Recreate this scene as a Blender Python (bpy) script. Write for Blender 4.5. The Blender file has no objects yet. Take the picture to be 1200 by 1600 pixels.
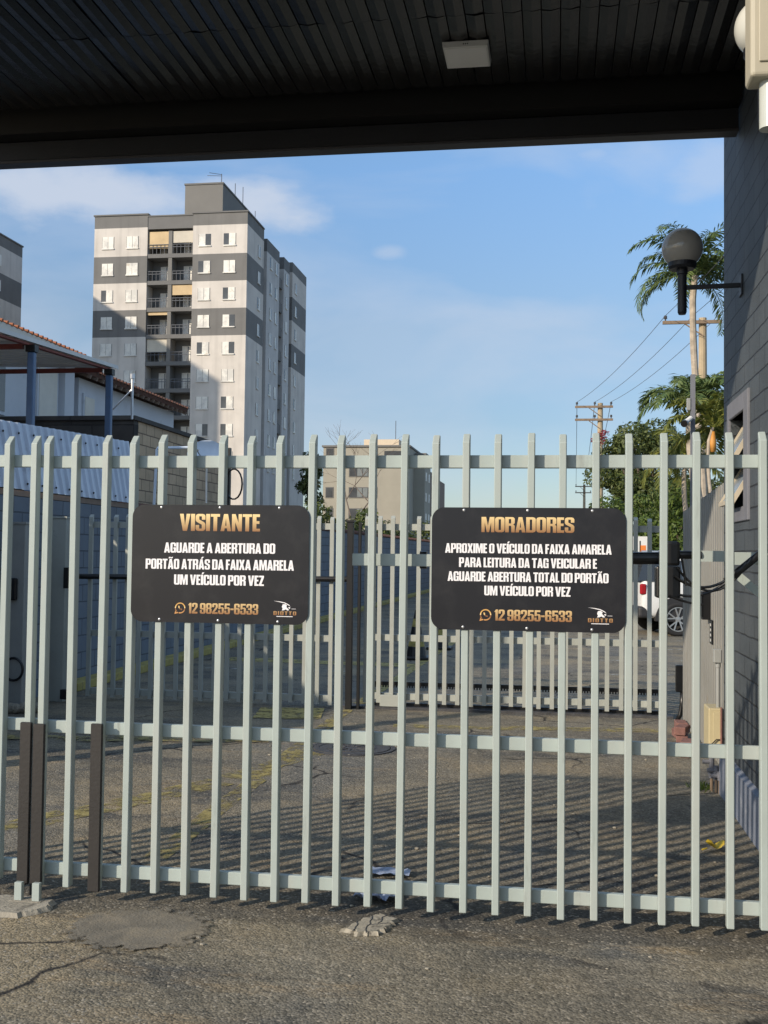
import bpy, bmesh, math, random
from mathutils import Vector, Matrix
random.seed(7)
S = bpy.context.scene
C = S.collection
R = math.radians

# ------------------------------------------------------------------ camera, sky, sun, exposure
FPX, EYE = 1740.0, 1.6
PITCH, ROLL, YAW = math.atan(66 / FPX), 0.012, R(8.85)
fwd = Vector((0, math.cos(PITCH), math.sin(PITCH)))
r0 = Vector((1, 0, 0)); u0 = Vector((0, -math.sin(PITCH), math.cos(PITCH)))
rt = r0 * math.cos(ROLL) + u0 * math.sin(ROLL)
up = -r0 * math.sin(ROLL) + u0 * math.cos(ROLL)
cam = bpy.data.cameras.new('camera'); camo = bpy.data.objects.new('camera', cam); C.objects.link(camo)
M = Matrix((rt, up, -fwd)).transposed().to_4x4(); M.translation = Vector((0, 0, EYE)); camo.matrix_world = M
cam.sensor_fit = 'VERTICAL'; cam.sensor_height = 24; cam.lens = 24 * FPX / 1600
cam.clip_start = 0.05; cam.clip_end = 5000
S.camera = camo

SUN_AZ, SUN_EL = 43 + 8.85, 24          # direction the light travels (from +Y towards +X), elevation
ld = Vector((math.sin(R(SUN_AZ)) * math.cos(R(SUN_EL)), math.cos(R(SUN_AZ)) * math.cos(R(SUN_EL)), -math.sin(R(SUN_EL))))
sl = bpy.data.lights.new('sun', 'SUN'); sl.energy = 3.2; sl.angle = R(0.9); sl.color = (1.0, 0.86, 0.68)
so = bpy.data.objects.new('sun', sl); C.objects.link(so)
so.rotation_euler = ld.to_track_quat('-Z', 'Y').to_euler(); so.location = (-20, -16, 18)

W = bpy.data.worlds.new('World'); S.world = W; W.use_nodes = True
nt = W.node_tree; nt.nodes.clear()
def N(t, k, **kw):
    n = t.nodes.new(k)
    for a, b in kw.items(): setattr(n, a, b)
    return n
out = N(nt, 'ShaderNodeOutputWorld'); bg = N(nt, 'ShaderNodeBackground'); bg.inputs[1].default_value = 0.15
sky = N(nt, 'ShaderNodeTexSky', sky_type='NISHITA', sun_disc=False)
sky.sun_elevation = R(SUN_EL); sky.sun_rotation = R(180 + SUN_AZ); sky.air_density = 1.0; sky.dust_density = 0.5; sky.ozone_density = 1.6
tc = N(nt, 'ShaderNodeTexCoord')
mp = N(nt, 'ShaderNodeMapping'); mp.inputs['Scale'].default_value = (1.0, 1.0, 2.6); mp.inputs['Location'].default_value = (0.35, 0.1, 0.22)
no = N(nt, 'ShaderNodeTexNoise'); no.inputs['Scale'].default_value = 4.2; no.inputs['Detail'].default_value = 6; no.inputs['Roughness'].default_value = 0.52; no.inputs['Distortion'].default_value = 0.35
cr = N(nt, 'ShaderNodeValToRGB'); cr.color_ramp.elements[0].position = 0.42; cr.color_ramp.elements[1].position = 0.75
nt.links.new(tc.outputs['Generated'], mp.inputs[0]); nt.links.new(mp.outputs[0], no.inputs['Vector']); nt.links.new(no.outputs[0], cr.inputs[0])
fac = N(nt, 'ShaderNodeMath', operation='MULTIPLY'); fac.inputs[1].default_value = 0.5; nt.links.new(cr.outputs[0], fac.inputs[0])
def cloud_bank(d, size, amt):              # one soft cloud bank round a sky direction, broken up by noise
    global last
    vm = N(nt, 'ShaderNodeVectorMath', operation='SUBTRACT'); vm.inputs[1].default_value = Vector(d).normalized()
    nt.links.new(tc.outputs['Generated'], vm.inputs[0])
    dv = N(nt, 'ShaderNodeVectorMath', operation='DIVIDE'); dv.inputs[1].default_value = size; nt.links.new(vm.outputs[0], dv.inputs[0])
    ln = N(nt, 'ShaderNodeVectorMath', operation='LENGTH'); nt.links.new(dv.outputs[0], ln.inputs[0])
    n2 = N(nt, 'ShaderNodeTexNoise'); n2.inputs['Scale'].default_value = 14; n2.inputs['Detail'].default_value = 7; n2.inputs['Roughness'].default_value = 0.55
    mq = N(nt, 'ShaderNodeMapping'); mq.inputs['Scale'].default_value = (1, 1, 2.2); nt.links.new(tc.outputs['Generated'], mq.inputs[0]); nt.links.new(mq.outputs[0], n2.inputs['Vector'])
    ad = N(nt, 'ShaderNodeMath', operation='MULTIPLY_ADD'); ad.inputs[1].default_value = 1.5; ad.inputs[2].default_value = -0.75; nt.links.new(n2.outputs[0], ad.inputs[0])
    sm = N(nt, 'ShaderNodeMath', operation='ADD'); nt.links.new(ln.outputs['Value'], sm.inputs[0]); nt.links.new(ad.outputs[0], sm.inputs[1])
    mr = N(nt, 'ShaderNodeMapRange', interpolation_type='SMOOTHSTEP'); mr.inputs['From Min'].default_value = 0.15; mr.inputs['From Max'].default_value = 1.0
    mr.inputs['To Min'].default_value = amt; mr.inputs['To Max'].default_value = 0; nt.links.new(sm.outputs[0], mr.inputs[0])
    a2 = N(nt, 'ShaderNodeMath', operation='MAXIMUM'); nt.links.new(last, a2.inputs[0]); nt.links.new(mr.outputs[0], a2.inputs[1]); last = a2.outputs[0]
last = fac.outputs[0]
def ray(px, py): return fwd * FPX + rt * (px - 600) + up * (800 - py)
cloud_bank(ray(120, 305), (0.17, 0.2, 0.036), 0.85)
cloud_bank(ray(390, 322), (0.09, 0.1, 0.028), 0.85)
cloud_bank(ray(1110, 262), (0.05, 0.1, 0.032), 0.42)
cloud_bank(ray(930, 240), (0.03, 0.1, 0.012), 0.3)
cloud_bank(ray(610, 395), (0.02, 0.1, 0.008), 0.35)
cloud_bank(ray(600, 545), (0.14, 0.2, 0.06), 0.22)
mx = N(nt, 'ShaderNodeMix', data_type='RGBA'); mx.inputs['B'].default_value = (2.9, 3.2, 3.75, 1)
nt.links.new(last, mx.inputs['Factor']); 
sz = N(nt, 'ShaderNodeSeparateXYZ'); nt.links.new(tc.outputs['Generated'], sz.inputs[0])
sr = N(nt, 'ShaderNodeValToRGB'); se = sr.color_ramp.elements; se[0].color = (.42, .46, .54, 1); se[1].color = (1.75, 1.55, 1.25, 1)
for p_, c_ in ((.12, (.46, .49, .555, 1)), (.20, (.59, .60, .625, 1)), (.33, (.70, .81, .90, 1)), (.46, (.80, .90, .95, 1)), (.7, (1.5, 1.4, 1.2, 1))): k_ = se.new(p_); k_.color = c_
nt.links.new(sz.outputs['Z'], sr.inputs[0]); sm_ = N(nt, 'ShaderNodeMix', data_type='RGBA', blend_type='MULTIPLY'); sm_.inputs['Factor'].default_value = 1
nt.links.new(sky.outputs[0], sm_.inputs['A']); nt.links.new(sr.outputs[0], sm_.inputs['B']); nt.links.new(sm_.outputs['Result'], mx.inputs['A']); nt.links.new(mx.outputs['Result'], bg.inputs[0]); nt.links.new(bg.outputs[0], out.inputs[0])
vs = S.view_settings; vs.view_transform = 'Standard'; vs.look = 'None'; vs.exposure = 0.5; vs.gamma = 1; vs.use_curve_mapping = False

# ------------------------------------------------------------------ frame: u along the gate (right), v into the picture, z up
UV = Vector((math.cos(YAW), -math.sin(YAW), 0)); VV = Vector((math.sin(YAW), math.cos(YAW), 0))
def WP(u, v, z=0): return UV * u + VV * v + Vector((0, 0, z))
def at(px, py, Y):
    d = ray(px, py); return Vector((0, 0, EYE)) + d * (Y / d.y)
def to_uv(p): return (p.dot(UV), p.dot(VV), p.z)
def G(px, py):
    d = ray(px, py); p = Vector((0, 0, EYE)) - d * (EYE / d.z); return to_uv(p)[:2]

# ------------------------------------------------------------------ materials
def lin(*c): return (c[0], c[1], c[2], 1)
def mat(name, col, rough=0.6, metal=0.0, var=0.15, scale=4.0, bump=0.0, bscale=60.0, dirt=None, dscale=9.0, dlo=0.62, dhi=0.72, spec=0.5, coat=0.0):
    m = bpy.data.materials.new(name); m.use_nodes = True; t = m.node_tree; b = t.nodes['Principled BSDF']
    b.inputs['Roughness'].default_value = rough; b.inputs['Metallic'].default_value = metal; b.inputs['Specular IOR Level'].default_value = spec
    b.inputs['Coat Weight'].default_value = coat
    tcn = N(t, 'ShaderNodeTexCoord'); n = N(t, 'ShaderNodeTexNoise'); n.inputs['Scale'].default_value = scale; n.inputs['Detail'].default_value = 7; n.inputs['Roughness'].default_value = 0.6
    t.links.new(tcn.outputs['Object'], n.inputs['Vector'])
    r = N(t, 'ShaderNodeValToRGB'); r.color_ramp.elements[0].position = 0.3; r.color_ramp.elements[1].position = 0.7
    r.color_ramp.elements[0].color = lin(*[c * (1 - var) for c in col]); r.color_ramp.elements[1].color = lin(*[min(1, c * (1 + var)) for c in col])
    t.links.new(n.outputs[0], r.inputs[0]); o = r.outputs[0]
    if dirt:
        n2 = N(t, 'ShaderNodeTexNoise'); n2.inputs['Scale'].default_value = dscale; n2.inputs['Detail'].default_value = 9; n2.inputs['Roughness'].default_value = 0.68
        t.links.new(tcn.outputs['Object'], n2.inputs['Vector'])
        q = N(t, 'ShaderNodeValToRGB'); q.color_ramp.elements[0].position = dlo; q.color_ramp.elements[1].position = dhi
        t.links.new(n2.outputs[0], q.inputs[0]); x = N(t, 'ShaderNodeMix', data_type='RGBA'); x.inputs['B'].default_value = lin(*dirt)
        t.links.new(q.outputs[0], x.inputs['Factor']); t.links.new(o, x.inputs['A']); o = x.outputs['Result']
    t.links.new(o, b.inputs['Base Color'])
    if bump:
        n3 = N(t, 'ShaderNodeTexNoise'); n3.inputs['Scale'].default_value = bscale; n3.inputs['Detail'].default_value = 4
        t.links.new(tcn.outputs['Object'], n3.inputs['Vector'])
        bp = N(t, 'ShaderNodeBump'); bp.inputs['Strength'].default_value = bump; bp.inputs['Distance'].default_value = 0.01
        t.links.new(n3.outputs[0], bp.inputs['Height']); t.links.new(bp.outputs[0], b.inputs['Normal'])
    return m

def block_mat(name, col, mortar, bw, bh, axes='yz', rough=0.75, var=0.12, joint=0.012, bump=0.6, off=0.5, stain=None, slo=0.5, shi=0.75):
    """painted or bare block masonry; bricks laid out in the object's own v (y) and z (or u and z)"""
    m = bpy.data.materials.new(name); m.use_nodes = True; t = m.node_tree; b = t.nodes['Principled BSDF']; b.inputs['Roughness'].default_value = rough
    tcn = N(t, 'ShaderNodeTexCoord'); sp = N(t, 'ShaderNodeSeparateXYZ'); cb = N(t, 'ShaderNodeCombineXYZ')
    t.links.new(tcn.outputs['Object'], sp.inputs[0]); t.links.new(sp.outputs['Y' if axes[0] == 'y' else 'X'], cb.inputs[0]); t.links.new(sp.outputs['Z'], cb.inputs[1])
    nw = N(t, 'ShaderNodeTexNoise'); nw.inputs['Scale'].default_value = 5; nw.inputs['Detail'].default_value = 3; t.links.new(tcn.outputs['Object'], nw.inputs['Vector'])
    wv = N(t, 'ShaderNodeVectorMath', operation='SCALE'); wv.inputs['Scale'].default_value = 0.014; t.links.new(nw.outputs['Color'], wv.inputs[0])
    av = N(t, 'ShaderNodeVectorMath', operation='ADD'); t.links.new(cb.outputs[0], av.inputs[0]); t.links.new(wv.outputs[0], av.inputs[1])
    br = N(t, 'ShaderNodeTexBrick'); br.offset = off; br.inputs['Scale'].default_value = 1; br.inputs['Brick Width'].default_value = bw; br.inputs['Row Height'].default_value = bh
    br.inputs['Mortar Size'].default_value = joint; br.inputs['Mortar Smooth'].default_value = 0.35; br.inputs['Bias'].default_value = 0
    br.inputs['Color1'].default_value = lin(*[c * (1 - var) for c in col]); br.inputs['Color2'].default_value = lin(*[c * (1 + var) for c in col]); br.inputs['Mortar'].default_value = lin(*mortar)
    t.links.new(av.outputs[0], br.inputs['Vector']); o = br.outputs['Color']
    n = N(t, 'ShaderNodeTexNoise'); n.inputs['Scale'].default_value = 2.2; n.inputs['Detail'].default_value = 8; n.inputs['Roughness'].default_value = 0.65
    t.links.new(tcn.outputs['Object'], n.inputs['Vector'])
    mr = N(t, 'ShaderNodeMapRange'); mr.inputs['From Min'].default_value = 0.3; mr.inputs['From Max'].default_value = 0.7; mr.inputs['To Min'].default_value = 0.8; mr.inputs['To Max'].default_value = 1.2
    t.links.new(n.outputs[0], mr.inputs[0]); mu = N(t, 'ShaderNodeVectorMath', operation='SCALE'); t.links.new(o, mu.inputs[0]); t.links.new(mr.outputs[0], mu.inputs['Scale']); o = mu.outputs[0]
    if stain:
        q = N(t, 'ShaderNodeValToRGB'); q.color_ramp.elements[0].position = slo; q.color_ramp.elements[1].position = shi
        n4 = N(t, 'ShaderNodeTexNoise'); n4.inputs['Scale'].default_value = 1.1; n4.inputs['Detail'].default_value = 9; n4.inputs['Roughness'].default_value = 0.7; t.links.new(tcn.outputs['Object'], n4.inputs['Vector'])
        t.links.new(n4.outputs[0], q.inputs[0]); x = N(t, 'ShaderNodeMix', data_type='RGBA'); x.inputs['B'].default_value = lin(*stain)
        t.links.new(q.outputs[0], x.inputs['Factor']); t.links.new(o, x.inputs['A']); o = x.outputs['Result']
    t.links.new(o, b.inputs['Base Color'])
    n3 = N(t, 'ShaderNodeTexNoise'); n3.inputs['Scale'].default_value = 70; n3.inputs['Detail'].default_value = 5; t.links.new(tcn.outputs['Object'], n3.inputs['Vector'])
    hs = N(t, 'ShaderNodeMath', operation='MULTIPLY_ADD'); hs.inputs[1].default_value = -1.0; t.links.new(br.outputs['Fac'], hs.inputs[0])
    h2 = N(t, 'ShaderNodeMath', operation='MULTIPLY'); h2.inputs[1].default_value = 0.35; t.links.new(n3.outputs[0], h2.inputs[0]); t.links.new(h2.outputs[0], hs.inputs[2])
    bp = N(t, 'ShaderNodeBump'); bp.inputs['Strength'].default_value = bump; bp.inputs['Distance'].default_value = 0.012
    t.links.new(hs.outputs[0], bp.inputs['Height']); t.links.new(bp.outputs[0], b.inputs['Normal'])
    return m

def stripe_mat(name, light, dark, stops, zmax=45.0):
    m = mat(name, light, 0.8); t = m.node_tree; b = t.nodes['Principled BSDF']
    tcn = N(t, 'ShaderNodeTexCoord'); sp = N(t, 'ShaderNodeSeparateXYZ'); t.links.new(tcn.outputs['Object'], sp.inputs[0])
    dv = N(t, 'ShaderNodeMath', operation='DIVIDE'); dv.inputs[1].default_value = zmax; t.links.new(sp.outputs['Z'], dv.inputs[0])
    r = N(t, 'ShaderNodeValToRGB'); r.color_ramp.interpolation = 'CONSTANT'; e = r.color_ramp.elements
    e[0].position = 0; e[0].color = lin(*light); e[1].position = stops[0] / zmax; e[1].color = lin(*dark); on = True
    for s in stops[1:]:
        k = e.new(s / zmax); on = not on; k.color = lin(*(dark if on else light))
    t.links.new(dv.outputs[0], r.inputs[0])
    n = N(t, 'ShaderNodeTexNoise'); n.inputs['Scale'].default_value = 0.5; n.inputs['Detail'].default_value = 8; t.links.new(tcn.outputs['Object'], n.inputs['Vector'])
    mr = N(t, 'ShaderNodeMapRange'); mr.inputs['From Min'].default_value = 0.3; mr.inputs['From Max'].default_value = 0.7; mr.inputs['To Min'].default_value = 0.9; mr.inputs['To Max'].default_value = 1.1
    t.links.new(n.outputs[0], mr.inputs[0]); mu = N(t, 'ShaderNodeVectorMath', operation='SCALE'); t.links.new(r.outputs[0], mu.inputs[0]); t.links.new(mr.outputs[0], mu.inputs['Scale'])
    n5 = N(t, 'ShaderNodeTexNoise'); n5.inputs['Scale'].default_value = 1.6; n5.inputs['Detail'].default_value = 6; q5 = N(t, 'ShaderNodeMapping'); q5.inputs['Scale'].default_value = (1, 1, 0.05); t.links.new(tcn.outputs['Object'], q5.inputs[0]); t.links.new(q5.outputs[0], n5.inputs['Vector'])
    m5 = N(t, 'ShaderNodeMapRange'); m5.inputs['From Min'].default_value = 0.5; m5.inputs['From Max'].default_value = 0.75; m5.inputs['To Min'].default_value = 1.02; m5.inputs['To Max'].default_value = 0.84; t.links.new(n5.outputs[0], m5.inputs[0])
    u5 = N(t, 'ShaderNodeVectorMath', operation='SCALE'); t.links.new(mu.outputs[0], u5.inputs[0]); t.links.new(m5.outputs[0], u5.inputs['Scale'])
    t.links.new(u5.outputs[0], b.inputs['Base Color'])
    return m

def asphalt_mat():
    m = bpy.data.materials.new('asphalt'); m.use_nodes = True; t = m.node_tree; b = t.nodes['Principled BSDF']; b.inputs['Roughness'].default_value = 0.9; b.inputs['Specular IOR Level'].default_value = 0.25
    tcn = N(t, 'ShaderNodeTexCoord')
    def noise(s, d=6, r=0.6, sc=None):
        n = N(t, 'ShaderNodeTexNoise'); n.inputs['Scale'].default_value = s; n.inputs['Detail'].default_value = d; n.inputs['Roughness'].default_value = r
        if sc:
            q = N(t, 'ShaderNodeMapping'); q.inputs['Scale'].default_value = sc; t.links.new(tcn.outputs['Object'], q.inputs[0]); t.links.new(q.outputs[0], n.inputs['Vector'])
        else: t.links.new(tcn.outputs['Object'], n.inputs['Vector'])
        return n.outputs[0]
    def ramp(f, a, b_, ca=(0, 0, 0), cb=(1, 1, 1)):
        r = N(t, 'ShaderNodeValToRGB'); r.color_ramp.elements[0].position = a; r.color_ramp.elements[1].position = b_
        r.color_ramp.elements[0].color = lin(*ca); r.color_ramp.elements[1].color = lin(*cb); t.links.new(f, r.inputs[0]); return r.outputs[0]
    def mix(f, A, B, mode='MIX'):
        x = N(t, 'ShaderNodeMix', data_type='RGBA', blend_type=mode)
        if isinstance(f, float): x.inputs['Factor'].default_value = f
        else: t.links.new(f, x.inputs['Factor'])
        for k, v in (('A', A), ('B', B)):
            if isinstance(v, tuple): x.inputs[k].default_value = lin(*v)
            else: t.links.new(v, x.inputs[k])
        return x.outputs['Result']
    col = ramp(noise(1.3, 8, 0.62), 0.32, 0.7, (0.122, 0.112, 0.090), (0.228, 0.202, 0.152))
    col = mix(ramp(noise(0.55, 6, 0.6), 0.48, 0.66), col, (0.270, 0.222, 0.146))          # dusty brown areas
    col = mix(ramp(noise(0.8, 7, 0.66, (1, 1.7, 1)), 0.52, 0.62), col, (0.092, 0.089, 0.080))    # darker damp or oily areas
    col = mix(ramp(noise(0.42, 4, 0.5, (1.6, 0.7, 1)), 0.50, 0.62, (0, 0, 0), (0.55, 0.55, 0.55)), col, (0.135, 0.137, 0.133))    # cool grey worn sweeps
    col = mix(ramp(noise(1.5, 9, 0.7, (0.6, 2.2, 1)), 0.56, 0.70, (0, 0, 0), (0.7, 0.7, 0.7)), col, (0.27, 0.205, 0.125))    # ochre sand streaks
    col = mix(ramp(noise(3.2, 9, 0.72), 0.62, 0.74), col, (0.23, 0.195, 0.145))            # sandy worn spots
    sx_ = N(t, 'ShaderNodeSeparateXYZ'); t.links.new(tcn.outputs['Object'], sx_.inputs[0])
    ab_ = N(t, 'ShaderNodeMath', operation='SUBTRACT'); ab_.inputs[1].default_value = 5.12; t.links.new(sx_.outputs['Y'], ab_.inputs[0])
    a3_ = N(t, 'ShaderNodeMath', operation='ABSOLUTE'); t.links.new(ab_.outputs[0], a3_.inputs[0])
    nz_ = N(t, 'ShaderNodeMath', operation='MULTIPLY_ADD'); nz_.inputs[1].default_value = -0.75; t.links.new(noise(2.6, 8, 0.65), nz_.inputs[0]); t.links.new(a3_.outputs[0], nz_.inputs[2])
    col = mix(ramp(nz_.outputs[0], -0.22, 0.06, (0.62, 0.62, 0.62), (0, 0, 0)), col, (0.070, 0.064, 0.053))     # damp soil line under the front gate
    # stones
    vo = N(t, 'ShaderNodeTexVoronoi'); vo.inputs['Scale'].default_value = 95; t.links.new(tcn.outputs['Object'], vo.inputs['Vector'])
    sp = N(t, 'ShaderNodeSeparateColor'); t.links.new(vo.outputs['Color'], sp.inputs[0])
    st = N(t, 'ShaderNodeMapRange'); st.inputs['To Min'].default_value = 0.66; st.inputs['To Max'].default_value = 1.40; t.links.new(sp.outputs[0], st.inputs[0])
    sc = N(t, 'ShaderNodeVectorMath', operation='SCALE'); t.links.new(col, sc.inputs[0]); t.links.new(st.outputs[0], sc.inputs['Scale']); col = sc.outputs[0]
    bright = ramp(sp.outputs[1], 0.93, 0.96); col = mix(bright, col, (0.30, 0.27, 0.22))
    # cracks
    wn = N(t, 'ShaderNodeTexNoise'); wn.inputs['Scale'].default_value = 2.5; wn.inputs['Detail'].default_value = 6; t.links.new(tcn.outputs['Object'], wn.inputs['Vector'])
    wa = N(t, 'ShaderNodeMix', data_type='RGBA'); wa.inputs['Factor'].default_value = 0.22; t.links.new(tcn.outputs['Object'], wa.inputs['A']); t.links.new(wn.outputs['Color'], wa.inputs['B'])
    vc = N(t, 'ShaderNodeTexVoronoi', feature='DISTANCE_TO_EDGE'); vc.inputs['Scale'].default_value = 1.1; t.links.new(wa.outputs['Result'], vc.inputs['Vector'])
    ck = ramp(vc.outputs['Distance'], 0.004, 0.014, (1, 1, 1), (0, 0, 0)); cm = ramp(noise(0.7, 3), 0.5, 0.58)
    cf = mix(1.0, ck, cm, 'MULTIPLY'); col = mix(cf, col, (0.03, 0.028, 0.026))
    t.links.new(col, b.inputs['Base Color'])
    h = N(t, 'ShaderNodeMath', operation='SUBTRACT'); h.inputs[0].default_value = 1; t.links.new(vo.outputs['Distance'], h.inputs[1])
    b1 = N(t, 'ShaderNodeBump'); b1.inputs['Strength'].default_value = 0.55; b1.inputs['Distance'].default_value = 0.006; t.links.new(h.outputs[0], b1.inputs['Height'])
    b2 = N(t, 'ShaderNodeBump'); b2.inputs['Strength'].default_value = 0.5; b2.inputs['Distance'].default_value = 0.05; t.links.new(noise(5, 6), b2.inputs['Height'])
    t.links.new(b1.outputs[0], b2.inputs['Normal']); t.links.new(b2.outputs[0], b.inputs['Normal'])
    return m

def paint_mat(name, col, wear=0.5):
    """worn road paint: bare patches let the asphalt through"""
    m = mat(name, col, 0.8, var=0.25, scale=6, bump=0.3, bscale=90); t = m.node_tree; b = t.nodes['Principled BSDF']
    tcn = N(t, 'ShaderNodeTexCoord'); n = N(t, 'ShaderNodeTexNoise'); n.inputs['Scale'].default_value = 7; n.inputs['Detail'].default_value = 10; n.inputs['Roughness'].default_value = 0.75
    t.links.new(tcn.outputs['Object'], n.inputs['Vector'])
    r = N(t, 'ShaderNodeValToRGB'); r.color_ramp.elements[0].position = wear - 0.06; r.color_ramp.elements[1].position = wear + 0.06; t.links.new(n.outputs[0], r.inputs[0])
    t.links.new(r.outputs[0], b.inputs['Alpha'])
    return m

def gold_mat():
    m = bpy.data.materials.new('gold_print'); m.use_nodes = True; t = m.node_tree; b = t.nodes['Principled BSDF']; b.inputs['Roughness'].default_value = 0.4
    tcn = N(t, 'ShaderNodeTexCoord'); sp = N(t, 'ShaderNodeSeparateXYZ'); t.links.new(tcn.outputs['Generated'], sp.inputs[0])
    r = N(t, 'ShaderNodeValToRGB'); e = r.color_ramp.elements
    e[0].position = 0; e[0].color = lin(0.62, 0.30, 0.10); e[1].position = 1; e[1].color = lin(0.62, 0.36, 0.12)
    for p, c in ((0.12, (0.55, 0.28, 0.10)), (0.44, (0.20, 0.085, 0.04)), (0.5, (0.28, 0.13, 0.05)), (0.54, (0.88, 0.68, 0.34)), (0.68, (0.72, 0.45, 0.15)), (0.85, (0.60, 0.34, 0.10))):
        k = e.new(p); k.color = lin(*c)
    t.links.new(sp.outputs['Z'], r.inputs[0]); t.links.new(r.outputs[0], b.inputs['Base Color'])
    return m

def leaf_mat(name, a, b_, trans=0.25):
    m = bpy.data.materials.new(name); m.use_nodes = True; t = m.node_tree; b = t.nodes['Principled BSDF']; b.inputs['Roughness'].default_value = 0.55; b.inputs['Specular IOR Level'].default_value = 0.35
    g = N(t, 'ShaderNodeNewGeometry'); r = N(t, 'ShaderNodeValToRGB'); r.color_ramp.elements[0].color = lin(*a); r.color_ramp.elements[1].color = lin(*b_)
    t.links.new(g.outputs['Random Per Island'], r.inputs[0]); t.links.new(r.outputs[0], b.inputs['Base Color'])
    tr = N(t, 'ShaderNodeBsdfTranslucent'); t.links.new(r.outputs[0], tr.inputs[0]); mxs = N(t, 'ShaderNodeMixShader'); mxs.inputs[0].default_value = trans
    o = t.nodes['Material Output']; t.links.new(b.outputs[0], mxs.inputs[1]); t.links.new(tr.outputs[0], mxs.inputs[2]); t.links.new(mxs.outputs[0], o.inputs[0])
    return m

X = {}
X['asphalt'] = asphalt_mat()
X['gate'] = mat('gate_paint', (0.362, 0.418, 0.402), 0.45, var=0.07, scale=3, bump=0.05, bscale=30, dirt=(0.15, 0.15, 0.13), dscale=13, dlo=0.68, dhi=0.75)
def weather(m, layers):
    t = m.node_tree; b = t.nodes['Principled BSDF']; lk = b.inputs['Base Color'].links[0]; o = lk.from_socket; tcn = N(t, 'ShaderNodeTexCoord')
    oi = N(t, 'ShaderNodeObjectInfo'); ad = N(t, 'ShaderNodeVectorMath', operation='ADD'); cb = N(t, 'ShaderNodeCombineXYZ')
    sc_ = N(t, 'ShaderNodeMath', operation='MULTIPLY'); sc_.inputs[1].default_value = 37; t.links.new(oi.outputs['Random'], sc_.inputs[0]); t.links.new(sc_.outputs[0], cb.inputs[0])
    t.links.new(tcn.outputs['Object'], ad.inputs[0]); t.links.new(cb.outputs[0], ad.inputs[1])
    for s_, lo, hi, c, amt, st in layers:
        n = N(t, 'ShaderNodeTexNoise'); n.inputs['Scale'].default_value = s_; n.inputs['Detail'].default_value = 6; n.inputs['Roughness'].default_value = 0.7
        q = N(t, 'ShaderNodeMapping'); q.inputs['Scale'].default_value = st; t.links.new(ad.outputs[0], q.inputs[0]); t.links.new(q.outputs[0], n.inputs['Vector'])
        r = N(t, 'ShaderNodeMapRange'); r.inputs['From Min'].default_value = lo; r.inputs['From Max'].default_value = hi; r.inputs['To Max'].default_value = amt; t.links.new(n.outputs[0], r.inputs[0])
        x = N(t, 'ShaderNodeMix', data_type='RGBA'); x.inputs['B'].default_value = lin(*c); t.links.new(r.outputs[0], x.inputs['Factor']); t.links.new(o, x.inputs['A']); o = x.outputs['Result']
    t.links.new(o, b.inputs['Base Color'])
weather(X['gate'], [(3.0, 0.50, 0.72, (0.42, 0.43, 0.40), 0.7, (1, 1, 0.25)), (8, 0.60, 0.70, (0.20, 0.215, 0.20), 0.55, (1.5, 1.5, 0.2)), (34, 0.70, 0.74, (0.09, 0.085, 0.075), 0.9, (1, 1, 0.6)), (5, 0.73, 0.78, (0.24, 0.13, 0.07), 0.75, (1, 1, 1))])
X['gate2'] = mat('inner_gate_paint', (0.36, 0.38, 0.35), 0.5, var=0.10, scale=3, dirt=(0.16, 0.15, 0.13), dscale=9, dlo=0.64, dhi=0.74)
X['rubber'] = mat('dark_rubber', (0.021, 0.0185, 0.0175), 0.6, var=0.15, bump=0.1)
X['black'] = mat('black_plastic', (0.009, 0.009, 0.010), 0.35, var=0.2)
X['blackpaint'] = mat('black_paint', (0.006, 0.006, 0.0065), 0.45, var=0.2)
X['sign'] = mat('sign_panel', (0.013, 0.0125, 0.0155), 0.3, var=0.12, scale=2.5, dirt=(0.030, 0.029, 0.031), dscale=5, dlo=0.50, dhi=0.80, bump=0.02, bscale=5)
X['white_print'] = mat('white_print', (0.82, 0.81, 0.84), 0.4, var=0.03)
X['gold'] = gold_mat()
X['steel'] = mat('zinc_steel', (0.55, 0.56, 0.58), 0.35, metal=0.7, var=0.15)
X['soffit'] = mat('dark_boards', (0.0135, 0.0132, 0.0140), 0.27, var=0.25, scale=5, bump=0.25, bscale=18)
X['beam'] = mat('dark_beam', (0.0105, 0.0125, 0.0185), 0.45, var=0.12, bump=0.08)
X['lip'] = mat('grey_beam_lip', (0.040, 0.040, 0.048), 0.5, var=0.1)
X['wallR'] = block_mat('grey_painted_block', (0.066, 0.078, 0.088), (0.018, 0.020, 0.023), 0.34, 0.127, 'yz', 0.6, 0.09, 0.006, 0.9, stain=(0.085, 0.092, 0.098), slo=0.55, shi=0.75)
X['skirt'] = mat('bluish_render', (0.19, 0.215, 0.27), 0.75, var=0.15, scale=5, bump=0.25, bscale=30, dirt=(0.32, 0.34, 0.38), dscale=6, dlo=0.56, dhi=0.7)
X['surround'] = mat('grey_render', (0.165, 0.17, 0.195), 0.75, var=0.1, bump=0.15)
X['sash'] = mat('cream_metal', (0.50, 0.44, 0.34), 0.5, var=0.1, dirt=(0.25, 0.2, 0.15))
X['dark'] = mat('dark_void', (0.02, 0.02, 0.021), 0.8)
X['glass'] = mat('dark_glass', (0.03, 0.035, 0.04), 0.08, var=0.1, spec=0.8)
X['frost'] = mat('frosted_glass', (0.22, 0.24, 0.24), 0.25, var=0.1)
X['globe_smoke'] = mat('smoky_globe', (0.34, 0.33, 0.31), 0.16, var=0.05, spec=0.6)
X['globe_white'] = mat('milky_globe', (0.56, 0.56, 0.51), 0.25, var=0.03)
X['beige'] = mat('beige_plastic', (0.43, 0.395, 0.305), 0.5, var=0.05)
X['pipe_white'] = mat('white_pipe', (0.47, 0.49, 0.45), 0.22, var=0.05)
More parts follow.
